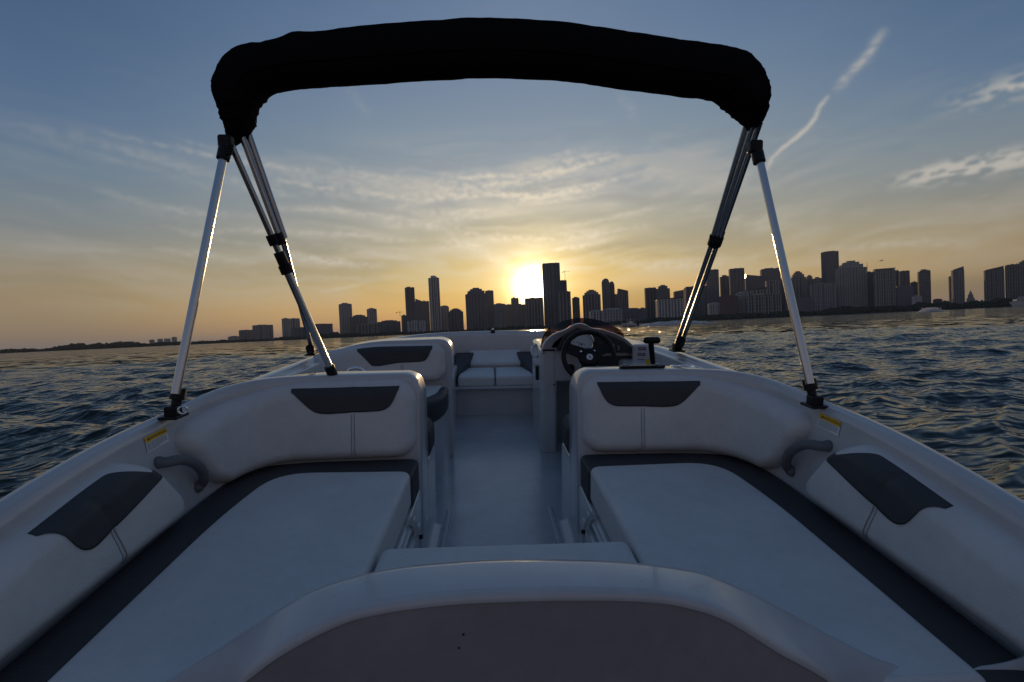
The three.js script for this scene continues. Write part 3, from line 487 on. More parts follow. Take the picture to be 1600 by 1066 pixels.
  // tinted windscreen: a bent sheet standing on the cowl
  const topPx = [[846, 531, 3.36], [852, 519, 3.48], [864, 509, 3.60], [882, 501, 3.68], [905, 497, 3.72], [930, 499, 3.70], [952, 506, 3.62], [968, 515, 3.50], [975, 524, 3.38]], botPx = [[845, 542, 3.34], [849, 536, 3.44], [861, 530, 3.54], [880, 524, 3.62], [905, 520, 3.66], [932, 521, 3.64], [956, 526, 3.56], [972, 533, 3.46], [977, 540, 3.36]];
  const tc = new THREE.CatmullRomCurve3(topPx.map(p => at(...p))).getSpacedPoints(40), bc = new THREE.CatmullRomCurve3(botPx.map(p => at(...p))).getSpacedPoints(40);
  bpSub('windscreen', loft(tc.map((p, i) => Array.from({ length: 8 }, (_, j) => p.clone().lerp(bc[i], j / 7)))), M.tint, con, 'amber tinted low windscreen');
  bpSub('windscreen_trim', tube(bc, 0.006, 8, false, 80), M.black, con);
  // steering wheel
  const wg = new THREE.Group(); wg.name = 'steering_wheel'; wg.userData.label = 'black three spoke steering wheel'; const c = at(920, 556.5, 3.0); wg.position.set(c.x, c.y + EYE, c.z); wg.rotation.set(-0.42, 0, 0.03); boat.add(wg);
  const add = (n, g, m, uv = true) => { if (uv) boxUV(g); const o = new THREE.Mesh(g, m); o.name = n; o.castShadow = o.receiveShadow = true; wg.add(o); };
  add('rim', new THREE.TorusGeometry(0.151, 0.0155, 14, 64), M.black);
  for (const [a0, a1, w0, w1] of [[Math.PI * 0.86, 0, 0.07, 0.05], [Math.PI * 0.14, 0, 0.07, 0.05], [-Math.PI / 2, 0, 0.055, 0.075]]) {
    const s = roundedPoly([[0.02, -w0 / 2], [0.148, -w1 / 2], [0.148, w1 / 2], [0.02, w0 / 2]]), g = new THREE.ExtrudeGeometry(s, { depth: 0.008, bevelEnabled: true, bevelSize: 0.003, bevelThickness: 0.003, bevelSegments: 2 }); g.translate(0, 0, -0.006); g.rotateZ(a0); add('spoke', g, M.black);
  }
  const hub = new THREE.LatheGeometry([[0.0001, 0.022], [0.03, 0.021], [0.05, 0.015], [0.064, 0.0], [0.055, -0.02]].map(p => new THREE.Vector2(...p)), 36); hub.rotateX(Math.PI / 2); hub.translate(0, -0.012, 0); add('hub', hub, M.black);
  const bt = canvasTex(128, 128, (x) => { x.fillStyle = '#e6e9ec'; x.fillRect(0, 0, 128, 128); x.strokeStyle = '#24405c'; x.lineWidth = 11; x.beginPath(); x.moveTo(36, 84); x.quadraticCurveTo(60, 22, 78, 44); x.quadraticCurveTo(96, 66, 92, 86); x.stroke(); x.beginPath(); x.moveTo(54, 76); x.quadraticCurveTo(64, 58, 76, 78); x.stroke(); });
  const bd = new THREE.CylinderGeometry(0.0185, 0.0195, 0.006, 32); const bu = bd.attributes.uv.clone(); bd.rotateX(Math.PI / 2); bd.translate(0, -0.012, 0.024); bd.setAttribute('uv', bu); add('badge', bd, new THREE.MeshPhysicalMaterial({ map: bt, roughness: 0.3, clearcoat: 0.6 }), false);
  const sc = rod(V(0, -0.02, -0.01), V(0, -0.10, -0.30), 0.03, 0.045); add('column', sc, M.black);
  for (const x of [-0.045, 0.035]) { const s = new THREE.SphereGeometry(0.010, 12, 10); s.translate(x, 0.028, 0.004); add('bolt', s, M.chrome); }
  // throttle lever
  const th = sub('throttle_lever', 'black throttle lever with T shaped grip on the starboard shelf');
  const h0 = at(1006, 531, 2.80), h1 = at(1031, 533, 2.80), st0 = at(1017, 534, 2.80), st1 = at(1021, 574, 2.84);
  bpSub('grip', (() => { const g = new THREE.CapsuleGeometry(0.019, h0.distanceTo(h1) - 0.03, 6, 16); g.rotateZ(Math.PI / 2); const m = h0.clone().lerp(h1, 0.5); g.translate(m.x, m.y, m.z); return g; })(), M.black, th);
  bpSub('lever', rod(st0, st1, 0.016, 0.013), M.black, th);
  const tb = at(1034, 575, 2.78); bpSub('lever_boot', rbox(tb.x - 0.05, tb.x + 0.02, -0.49, tb.y + 0.012, tb.z - 0.03, tb.z + 0.03, 0.012), M.black, th);
  const tg = at(1012, 567, 2.79); bpSub('yellow_tag', rbox(tg.x - 0.012, tg.x + 0.012, tg.y - 0.020, tg.y + 0.020, tg.z - 0.002, tg.z + 0.002, 0.002), new THREE.MeshStandardMaterial({ color: new THREE.Color(0.5, 0.42, 0.02), roughness: 0.7 }), th);
  const lt = canvasTex(96, 160, (x) => { x.fillStyle = '#b4b8bf'; x.fillRect(0, 0, 96, 160); x.fillStyle = '#5c3a44'; x.fillRect(14, 8, 68, 24); x.fillRect(10, 54, 70, 22); x.fillStyle = '#b9a9ac'; x.fillRect(20, 16, 50, 6); x.fillRect(18, 62, 52, 5); x.fillStyle = '#3a3a40'; for (let k = 0; k < 5; k++) x.fillRect(8, 102 + k * 11, 60 + 18 * (k % 2), 5); });
  const l0 = at(1003, 557, 3.20), lg = new THREE.PlaneGeometry(0.065, 0.13); lg.rotateY(-0.2); lg.translate(l0.x, l0.y, l0.z); bpSub('safety_label', lg, new THREE.MeshStandardMaterial({ map: lt, roughness: 0.6 }), con, 'red and white safety label', false);
  bpSub('label_bracket', rbox(l0.x - 0.05, l0.x + 0.06, l0.y - 0.12, l0.y + 0.075, l0.z - 0.07, l0.z - 0.012, 0.02), M.gelcoat, con);
}
// ---- bow lounge
{
  const f = sub('bow_lounge', 'white bow lounge cushions with grey bolsters ahead of the aisle');
  const yT = -0.752;
  for (const s of [-1, 1]) {
    bpSub('bow_cushion', rbox(s < 0 ? -0.318 : 0.006, s < 0 ? -0.004 : 0.330, -0.842, yT, -4.80, -4.29, 0.022, 4), M.vinyl, f);
    const b = planSlab([[s * 0.20 + 0.008, 5.02, 0.02], [s * 0.30 + 0.008, 4.50, 0.01], [s * 0.375 + 0.008, 4.32, 0.02], [s * 0.385 + 0.008, 5.02, 0.02]], -0.80, -0.665, 0.015); 
    const p = b.attributes.position; for (let i = 0; i < p.count; i++) { const d = -p.getZ(i), k = sstep(4.3, 4.95, d); if (p.getY(i) > -0.73) p.setY(i, p.getY(i) - 0.085 + 0.115 * k); } b.computeVertexNormals();
    bpSub('grey_bolster', b, M.grey, f);
  }
  bpSub('head_cushion', (() => { const g = rbox(-0.245, 0.262, -0.05, 0.03, -0.26, 0.0, 0.022, 4); g.rotateX(0.42); g.translate(0.0, -0.745, -4.83); return g; })(), M.vinyl, f);
  bp('bow_step', rbox(-0.345, 0.355, -0.862, -0.838, -5.0, -4.285, 0.008), M.gelcoat, boat, 'thin white ledge under the bow cushions');
  bp('bow_riser', rbox(-0.36, 0.37, -1.12, -0.855, -5.0, -4.36, 0.01), M.gelcoat, boat, 'shaded riser below the bow cushions');
  for (const s of [-1, 1]) bp('bow_side_base', (() => { const a = planSlab([[0.335, 3.95, 0.02], [0.335, 5.0, 0.02], [0.62, 4.95, 0.05], [0.99, 3.95, 0.05]], -1.12, -0.70, 0.02); const b = planSlab([[0.335, 3.43, 0.02], [0.335, 5.0, 0.02], [0.62, 4.95, 0.05], [1.02, 3.43, 0.05]], -1.12, -0.70, 0.02); return s > 0 ? a : mirrorX(b); })(), M.gelcoat, boat, s > 0 ? 'white starboard bow seat base' : 'white port bow seat base');
  for (const s of [-1, 1]) bp('bow_side_back', (() => { const b = planSlab([[0.385, 5.06, 0.03], [0.355, 4.30, 0.03], [0.42, 4.28, 0.03], [0.52, 5.02, 0.03]], -0.75, -0.60, 0.02); return s > 0 ? b : mirrorX(b); })(), M.gelcoat);
  const n = sub('bow_light', 'tiny chrome navigation light on the bow'), p = at(770, 516, 5.15);
  bpSub('lamp_base', rod(V(p.x, p.y - 0.03, p.z), V(p.x, p.y + 0.0, p.z), 0.022, 0.018), M.black, n); const d = new THREE.SphereGeometry(0.013, 14, 10); d.translate(p.x, p.y + 0.008, p.z); bpSub('lens', d, M.chrome, n);
  for (const [x, y, D, X] of [[795, 0, 0, 0]]) void 0;
}
// ---- folded canopy on its tubes
{
  const b = sub('canopy', 'black folded canopy on polished tubes over the cockpit');
  const DT = 1.95, BACK = 0.05;
  const prof = [[350, 222, 3, 0, 1], [356, 206, 12, 0, 1], [361, 187, 21, 0, 1], [359, 158, 29, 0, 1], [365, 129, 38, 0.6, 1], [383, 106, 38, 0.9, 1], [420, 96, 35, 1.35, 1], [480, 86.5, 38, 1.45, 1], [560, 79, 41, 1.48, 1], [680, 69.5, 42, 1.54, 1], [780, 66.5, 42, 1.57, 1], [900, 74, 41, 1.64, 1], [1000, 89, 41, 1.70, 1], [1080, 100, 40.5, 1.73, 1], [1124, 105, 40, 1.9, 1], [1158, 118, 42, 2.3, 1], [1176, 142, 37, 2.75, 1], [1185, 166, 25, 3.0, 1], [1187, 185, 14, 3.14, 1], [1185, 196, 5, 3.14, 1]];
  const rows = [], pts = prof.map(p => at(p[0], p[1], DT)), N = 260, M_ = 44;
  const cc = new THREE.CatmullRomCurve3(pts, false, 'centripetal'), cw = new THREE.CatmullRomCurve3(prof.map((p, i) => V(i, p[2], p[3])), false, 'centripetal');
  const upper = [];
  for (let i = 0; i <= N; i++) {
    const u = i / N, c = cc.getPoint(u), q = cw.getPoint(u), hw = q.y * DT / F * 0.93, tan = cc.getTangent(u), nrm = V(-tan.y, tan.x, 0).normalize(), dep = Math.min(0.085, hw * 1.1 + 0.012), r = [];
    for (let j = 0; j < M_; j++) {
      const a = 2 * Math.PI * j / M_, sq = Math.pow(Math.abs(Math.cos(a)), 0.8) * Math.sign(Math.cos(a)), sz = Math.pow(Math.abs(Math.sin(a)), 0.8) * Math.sign(Math.sin(a));
      const edge = sstep(0.26, 0.12, Math.min(u, 1 - u)) , w = 0.010 * (fbm(u * 46 + 3, a * 1.1 + 2, 4) - 0.47) * (0.55 + 1.1 * edge) + 0.007 * (fbm(u * 120, a * 2.4 + u * 40, 3) - 0.45) * (0.5 + edge);
      const bump = 0.012 * Math.exp(-Math.pow((c.x + 0.70) / 0.05, 2)) * Math.max(0, Math.cos(a));
      const k = Math.min(1, hw / 0.06) * Math.min(1, hw / 0.06);
      r.push(c.clone().addScaledVector(nrm, (hw + (w + bump) * k) * sq).add(V(0, 0, (dep + w * k * 1.4) * sz - BACK)));
    }
    rows.push(r);
  }
  bpSub('canopy_cover', loft(rows, true), M.canvas, b, 'black folded fabric cover');
  const seamRow = rows.filter((_, i) => i > 14 && i < N - 12).map(r => r[Math.round(M_ * 0.30)].clone().add(V(0, -0.002, 0.002)));
  bpSub('cover_seam', tube(seamRow, 0.0035, 6, false, 200), M.canvas, b);
  const tb = at(398, 188, DT); bpSub('zip_pull', rod(tb, tb.clone().add(V(0.004, -0.022, 0)), 0.0025), M.black, b);
  const onLine = (p, q, px, py) => { let best = 1e9, r; for (let t = 0; t <= 1; t += 0.002) { const v = p.clone().lerp(q, t), [x, y] = project(v), d = Math.hypot(x - px, y - py); if (d < best) { best = d; r = v; } } return r; };
  const collar = (c, dir, r, l) => { const d = dir.clone().normalize().multiplyScalar(l / 2); return rod(c.clone().sub(d), c.clone().add(d), r, r, 18); };
  const foot = (base, dir, k = 1) => { // deck plate, hinge body, neck and socket
    const d = dir.clone().normalize(), up = h => base.clone().addScaledVector(d, h * k), g = [rbox(base.x - 0.030 * k, base.x + 0.030 * k, base.y - 0.004, base.y + 0.006, base.z - 0.036 * k, base.z + 0.036 * k, 0.004), rbox(base.x - 0.019 * k, base.x + 0.019 * k, base.y, base.y + 0.036 * k, base.z - 0.022 * k, base.z + 0.022 * k, 0.007), rod(up(0.02), up(0.065), 0.0145 * k), collar(up(0.072), d, 0.0225 * k, 0.036 * k)]; return merge(g); };
  const tubeTex = M.alu;
  const addTube = (n, p, q, r, lab) => bpSub('canopy_tube', rod(p, q, r * 0.92, r * 0.92, 24), lab && lab.startsWith('thick') ? M.alu : M.aluDark, b, lab);
  // port
  const pr0 = at(274, 616, 1.66), pr1 = at(349, 244, 1.93); addTube('', pr0, pr1, 0.0150, 'thick rear tube, port side');
  const prb = at(271, 640, 1.66); bpSub('deck_foot', foot(at(271, 651, 1.66), pr1.clone().sub(pr0)), M.black, b);
  const ringp = at(285, 641, 1.64), rg = new THREE.TorusGeometry(0.012, 0.003, 8, 20); rg.rotateY(0.5); rg.translate(ringp.x, ringp.y, ringp.z); bpSub('pull_ring', rg, M.chrome, b);
  bpSub('tube_joint', merge([collar(at(350, 240, 1.93), pr1.clone().sub(pr0), 0.022, 0.045), rbox(...(p => [p.x - 0.030, p.x + 0.018, p.y - 0.018, p.y + 0.028, p.z - 0.02, p.z + 0.02])(at(356, 224, 1.94)), 0.01), ...[0, 1, 2, 3].map(k => collar(at(358 + k * 0.4, 240 - k * 4, 1.92), V(0, 1, 0), 0.0125, 0.006))]), M.black, b);
  const a0 = at(361, 226, 1.95), a1 = at(519, 584, 2.20); 
  const aj = onLine(a0, a1, 437, 412); addTube('', a0, aj, 0.0125); addTube('', aj, a1, 0.0165, 'thick lower front tube, port side');
  const p2 = onLine(a0, a1, 427, 378).add(V(0.018, 0.012, -0.012)); addTube('', at(371, 194, 2.0), p2, 0.0120); addTube('', at(382, 192, 2.03), p2.clone().add(V(0.010, 0.004, -0.022)), 0.0135);
  const lower = at(487, 545, 2.94); addTube('', p2.clone().add(V(0.004, 0, -0.02)), lower, 0.0125, 'thin dark front tube, port side');
  const adir = a1.clone().sub(a0);
  bpSub('tube_joint', merge([collar(onLine(a0, a1, 422, 377), adir, 0.021, 0.040), collar(onLine(a0, a1, 433, 408), adir, 0.020, 0.055), collar(onLine(a0, a1, 439, 424), adir, 0.0245, 0.034), collar(p2, adir, 0.019, 0.045)]), M.black, b);
  bpSub('deck_foot', foot(at(487, 554, 2.94), lower.clone().sub(p2).negate()), M.black, b);
  bpSub('deck_foot', merge([collar(a1, adir, 0.0215, 0.075), rbox(a1.x - 0.045, a1.x + 0.045, a1.y - 0.032, a1.y - 0.010, a1.z - 0.03, a1.z + 0.03, 0.006), rod(a1, a1.clone().add(V(0.008, -0.03, 0)), 0.02)]), M.black, b);
  // starboard
  const sr0 = at(1266, 600, 1.66), sr1 = at(1187, 250, 1.93); addTube('', sr0, sr1, 0.0150, 'thick rear tube, starboard side');
  bpSub('deck_foot', foot(at(1273, 634, 1.66), sr1.clone().sub(sr0)), M.black, b);
  bpSub('tube_joint', merge([collar(at(1185, 246, 1.93), sr1.clone().sub(sr0), 0.022, 0.042), rbox(...(p => [p.x - 0.022, p.x + 0.026, p.y - 0.024, p.y + 0.022, p.z - 0.02, p.z + 0.02])(at(1179, 229, 1.94)), 0.01)]), M.black, b);
  const j = at(1118, 376, 2.34), f0 = at(1061, 536, 2.94);
  addTube('', at(1168, 190, 2.03), j.clone().add(V(-0.012, 0, -0.012)), 0.0125); addTube('', at(1178, 190, 2.0), j, 0.0118); addTube('', at(1187, 192, 1.98), j.clone().add(V(0.013, 0.004, 0.01)), 0.0135);
  const d2 = f0.clone().sub(j); addTube('', j.clone().add(V(-0.013, 0, 0)), f0.clone().add(V(-0.012, 0, 0)), 0.0125, 'inner lower front tube, starboard side'); addTube('', j.clone().add(V(0.014, 0, 0)), f0.clone().add(V(0.016, 0, 0)), 0.0130, 'outer lower front tube, starboard side');
  bpSub('tube_joint', merge([collar(j, d2, 0.032, 0.042), collar(j.clone().add(V(0.016, 0.02, 0)), d2, 0.021, 0.05)]), M.black, b);
  bpSub('deck_foot', foot(at(1058, 548, 2.94), d2.clone().negate(), 1.2), M.black, b);
}
// ------------------------------------------------------------------ the bay
const WAVES = [];
{ const r = mulberry(77); for (let k = 0; k < 66; k++) { const L = 0.28 * Math.pow(19, k / 65), th = (1.25 + (r() - 0.5) * 2.2) * (r() < 0.12 ? -1 : 1); WAVES.push({ kx: 2 * Math.PI / L * Math.cos(th), kz: 2 * Math.PI / L * Math.sin(th), a: 0.0068 * Math.pow(L, 0.74) * (0.55 + 0.9 * r()), p: r() * 6.283, L }); } }
function waveAt(x, z, sp, out) {
  let y = 0, dx = 0, dz = 0; const g = 0.65 + 0.7 * fbm(x * 0.13 + 50, z * 0.13 + 50, 2);
  for (const w of WAVES) { const f = sstep(2.2, 4.5, w.L / sp); if (f <= 0) continue; const ph = w.kx * x + w.kz * z + w.p, a = w.a * f * g, s = Math.sin(ph), c = Math.cos(ph), k = Math.hypot(w.kx, w.kz); y += a * c; dx -= 0.85 * a * w.kx / k * s; dz -= 0.85 * a * w.kz / k * s; }
  out[0] = dx; out[1] = y; out[2] = dz;
}
function waveTex(n, size, l0, l1, cnt, seed, slope) {
  const r = mulberry(seed), ws = [], h = new Float32Array(n * n); let mx = 0;
  for (let k = 0; k < cnt; k++) { const L = l0 * Math.pow(l1 / l0, k / (cnt - 1)), th = 1.25 + (r() - 0.5) * 2.3; const kx = Math.round(size / L * Math.cos(th)), kz = Math.round(size / L * Math.sin(th)); if (!kx && !kz) continue; ws.push([kx, kz, Math.pow(L, 0.95) * (0.5 + r()), r() * 6.283]); }
  const C = ws.map(([kx, kz]) => { const cx = new Float64Array(n), sx = new Float64Array(n), cz = new Float64Array(n), sz = new Float64Array(n); for (let i = 0; i < n; i++) { const a = 2 * Math.PI * kx * i / n, b = 2 * Math.PI * kz * i / n; cx[i] = Math.cos(a); sx[i] = Math.sin(a); cz[i] = Math.cos(b); sz[i] = Math.sin(b); } return [cx, sx, cz, sz]; });
  ws.forEach(([, , a, p], k) => { const [cx, sx, cz, sz] = C[k], cp = Math.cos(p) * a, sp = Math.sin(p) * a; for (let j = 0; j < n; j++) for (let i = 0; i < n; i++) { const c = cx[i] * cz[j] - sx[i] * sz[j], s = sx[i] * cz[j] + cx[i] * sz[j]; h[j * n + i] += c * cp - s * sp; } });
  for (let i = 0; i < n * n; i++) mx = Math.max(mx, Math.abs(h[i]));
  const d = new Uint8Array(n * n * 4); for (let i = 0; i < n * n; i++) { const v = h[i] / mx, w = Math.round(255 * (0.5 + 0.5 * v)); d[4 * i] = d[4 * i + 1] = d[4 * i + 2] = w; d[4 * i + 3] = 255; }
  const t = new THREE.DataTexture(d, n, n); t.wrapS = t.wrapT = THREE.RepeatWrapping; t.magFilter = THREE.LinearFilter; t.minFilter = THREE.LinearMipmapLinearFilter; t.generateMipmaps = true; t.needsUpdate = true; return [t, 2 * mx * slope];
}
{
  const [nt, ns] = waveTex(1024, 6, 0.10, 0.6, 44, 5, 0.0062), [ft, fs] = waveTex(1024, 60, 0.6, 6, 64, 9, 0.052);
  const wm = (t, s, r) => new THREE.MeshPhysicalMaterial({ color: new THREE.Color(0.012, 0.023, 0.020), roughness: r, ior: 1.333, specularIntensity: 1, bumpMap: t, bumpScale: s });
  const water = new THREE.Group(); water.name = 'water'; water.userData.kind = 'structure'; scene.add(water);
  const angs = []; { let a = -180; while (a < 180 - 1e-6) { angs.push(a); a += a >= -57 && a < 57 ? 0.125 : 3; } }
  const ring = (name, r0, r1, ratio, size, mat) => {
    const rows = []; let r = r0, sp; const o = [0, 0, 0], uv = [];
    const bx = boat.position.x;
    for (let done = false; !done;) {
      if (r >= r1) { r = r1; done = true; }
      sp = r * (ratio - 1); const row = [];
      for (let k = 0; k <= angs.length; k++) {
        const a = angs[k % angs.length] * RAD, x = Math.sin(a) * r, z = -Math.cos(a) * r; const coarse = Math.abs(angs[k % angs.length]) > 58;
        waveAt(x, z, Math.max(sp, coarse ? r * 0.05 : r * 0.0025), o);
        const calm = 1 - (1 - sstep(1.0, 1.9, Math.abs(x - 0.05))) * (1 - sstep(5.0, 6.5, -z)) * (z < 2.5 ? 1 : 0);
        row.push(V(x + o[0] * calm, o[1] * calm - 0.10 * (1 - calm), z + o[2] * calm)); uv.push(x / size, z / size);
      }
      rows.push(row); r *= ratio;
    }
    const g = loft(rows); g.setAttribute('uv', new THREE.Float32BufferAttribute(uv, 2)); mesh(name, g, mat, water);
  };
  ring('near_water', 0.4, 48, 1.0075, 6, wm(nt, ns, 0.09));
  ring('far_water', 48, 24000, 1.011, 60, wm(ft, fs, 0.12));
}
// ------------------------------------------------------------------ skyline
const wat = (px, py, D) => { const d = rayOf(px, py), t = D / Math.hypot(d.x, d.z); return V(d.x * t, EYE + d.y * t, d.z * t); };
const concrete = (c, k = 0.12) => new THREE.MeshStandardMaterial({ color: 0xffffff, map: rep(wornTex(c, k), 1 / 40), roughness: 0.85 });
const WALLS = [concrete([0.52, 0.51, 0.50]), concrete([0.62, 0.61, 0.59]), concrete([0.42, 0.42, 0.44]), concrete([0.74, 0.73, 0.71]), concrete([0.45, 0.36, 0.33])];
const GLASS = [[0.030, 0.036, 0.045], [0.045, 0.05, 0.055], [0.02, 0.026, 0.034], [0.10, 0.115, 0.13], [0.15, 0.16, 0.17], [0.07, 0.075, 0.085]].map(c => new THREE.MeshStandardMaterial({ color: new THREE.Color(...c), roughness: 0.28, metalness: 0.0 }));
scene.fog = new THREE.FogExp2(0xa8b2bc, 0.00004);
const TREE = new THREE.MeshStandardMaterial({ color: new THREE.Color(0.035, 0.045, 0.025), roughness: 0.95 });
const box = (x0, x1, y0, y1, z0, z1) => { const g = new THREE.BoxGeometry(x1 - x0, y1 - y0, z1 - z0); g.translate((x0 + x1) / 2, (y0 + y1) / 2, (z0 + z1) / 2); return g; };
const GROUND = 1.2;
// name, category, label, left px, right px, top py (at the highest point), distance, crown, wall, glass, turn, piers
function building(name, category, label, x0, x1, yt, D, crown = 'flat', wall = 0, glass = 0, turn = 14, piers = 5) {
  const A = wat(x0, yt, D), B = wat(x1, yt, D), span = Math.hypot(A.x - B.x, A.z - B.z), h = Math.max(6, (A.y + B.y) / 2 - GROUND), a = turn * RAD;
  const dep = Math.min(60, Math.max(14, span * 0.6)), ratio = dep / span, w = Math.max(span * 0.45, (span - dep * Math.abs(Math.sin(a)) * 0.96) / Math.cos(a)), d = Math.min(dep, Math.max(8, (span - w * Math.cos(a)) / Math.max(0.05, Math.abs(Math.sin(a)))));
  const c = A.clone().lerp(B, 0.5).setY(GROUND), t = thing(name, label, category, c, -Math.atan2(c.x, -c.z) + a); const gk = hash(Math.round(x0 * 11), Math.round(x1 * 3)); glass = gk < 0.45 ? glass : gk < 0.65 ? 3 : gk < 0.82 ? 4 : 5;
  const hw = w / 2, hd = d / 2; let body = h, shape = null;
  if (crown === 'step') body = h * 0.90; if (crown === 'steps') body = h * 0.86; if (crown === 'dome') body = h * 0.93; if (crown === 'cap') body = h * 0.965; if (crown === 'pent' || crown === 'flat') body = h * (crown === 'pent' ? 0.955 : 0.99);
  if (crown === 'slopeL' || crown === 'slopeR') {
    const k = crown === 'slopeL' ? 1 : -1, lo = h * 0.93; shape = new THREE.Shape([[-hw, 0], [hw, 0], [hw, k > 0 ? lo : h], [-hw, k > 0 ? h : lo]].map(p => new THREE.Vector2(...p)));
    const g = new THREE.ExtrudeGeometry(shape, { depth: d, bevelEnabled: false }); g.translate(0, 0, -hd); mesh('tower_body', boxUV(g), GLASS[glass], t); body = lo;
  } else mesh('tower_body', boxUV(box(-hw, hw, 0, body, -hd, hd)), GLASS[glass], t);
  const pick = hash(Math.round(x0 * 7), Math.round(yt * 3)), pick2 = hash(Math.round(yt * 5), Math.round(x1)); const pg = [], n = Math.max(2, piers + Math.round((pick - 0.5) * 2)), pw = w / n * (0.22 + 0.4 * pick2);
  for (let k = 0; k <= n; k++) { const x = lerp(-hw + pw / 2, hw - pw / 2, Math.min(1, Math.max(0, k / n + (k > 0 && k < n ? (hash(k, Math.round(x0)) - 0.5) * 0.5 / n : 0)))); for (const s of [1, -1]) pg.push(box(x - pw / 2, x + pw / 2, 0, body - 0.4, s > 0 ? hd - 0.2 : -hd - 0.9, s > 0 ? hd + 0.9 : -hd + 0.2)); }
  const m = Math.max(2, Math.round(n * d / w)), pd = d / m * 0.36;
  for (let k = 0; k <= m; k++) { const z = lerp(-hd + pd / 2, hd - pd / 2, k / m); for (const s of [1, -1]) pg.push(box(s > 0 ? hw - 0.2 : -hw - 0.9, s > 0 ? hw + 0.9 : -hw + 0.2, 0, body - 0.4, z - pd / 2, z + pd / 2)); }
  mesh('facade_pier', boxUV(merge(pg)), WALLS[wall], t, 'stuff');
  const fg = []; const fl = 3.4 * (pick2 > 0.55 ? 2 : 3); for (let y = fl; y < body - 2; y += fl) fg.push(box(-hw - 0.6, hw + 0.6, y, y + (pick2 > 0.55 ? 1.5 : 0.8), -hd - (pick2 > 0.55 ? 1.1 : 0.6), hd + (pick2 > 0.55 ? 1.1 : 0.6)));
  if (fg.length) mesh('floor_band', boxUV(merge(fg)), WALLS[wall], t, 'stuff');
  const top = [];
  if (crown === 'flat') top.push(box(-hw - 0.5, hw + 0.5, body, h, -hd - 0.5, hd + 0.5), box(-hw * (0.2 + 0.5 * pick), hw * (0.5 * pick2 - 0.1), h, h + 1.2 + 2.6 * pick, -hd * 0.5, hd * 0.4), box(hw * (0.5 + 0.2 * pick), hw * (0.62 + 0.25 * pick), h, h + 1.5 + 2 * pick2, -hd * 0.3, hd * 0.2));
  if (crown === 'pent') { top.push(box(-hw - 0.5, hw + 0.5, body, body + 1.4, -hd - 0.5, hd + 0.5), box(-hw * 0.55, hw * 0.35, body + 1.4, h, -hd * 0.6, hd * 0.6), box(hw * 0.45, hw * 0.75, body + 1.4, lerp(body, h, 0.6), -hd * 0.4, hd * 0.4)); }
  if (crown === 'step') { top.push(box(-hw * 0.62, hw * 0.72, body, h * 0.97, -hd * 0.7, hd * 0.7), box(-hw * 0.3, hw * 0.4, h * 0.97, h, -hd * 0.4, hd * 0.4)); }
  if (crown === 'steps') { top.push(box(-hw * 0.8, hw * 0.8, body, h * 0.925, -hd * 0.8, hd * 0.8), box(-hw * 0.56, hw * 0.56, h * 0.925, h * 0.97, -hd * 0.6, hd * 0.6), box(-hw * 0.30, hw * 0.30, h * 0.97, h, -hd * 0.4, hd * 0.4)); }
  if (crown === 'dome') { const r = h - body, g = new THREE.CylinderGeometry(hw * 0.98, hw * 0.98, d * 0.98, 24, 1, false, -Math.PI / 2, Math.PI); g.rotateX(-Math.PI / 2); g.scale(1, r / (hw * 0.98), 1); g.translate(0, body, 0); top.push(g); }
  if (crown === 'cap') { top.push(box(-hw * 0.8, hw * 0.8, body, h * 0.98, -hd * 0.8, hd * 0.8), box(-hw * 1.06, hw * 1.06, h * 0.98, h, -hd * 1.06, hd * 1.06)); }
  if (top.length) mesh('roof', boxUV(merge(top)), WALLS[wall], t);
  return t;
}
const T = 'tower', AB = 'apartment block';
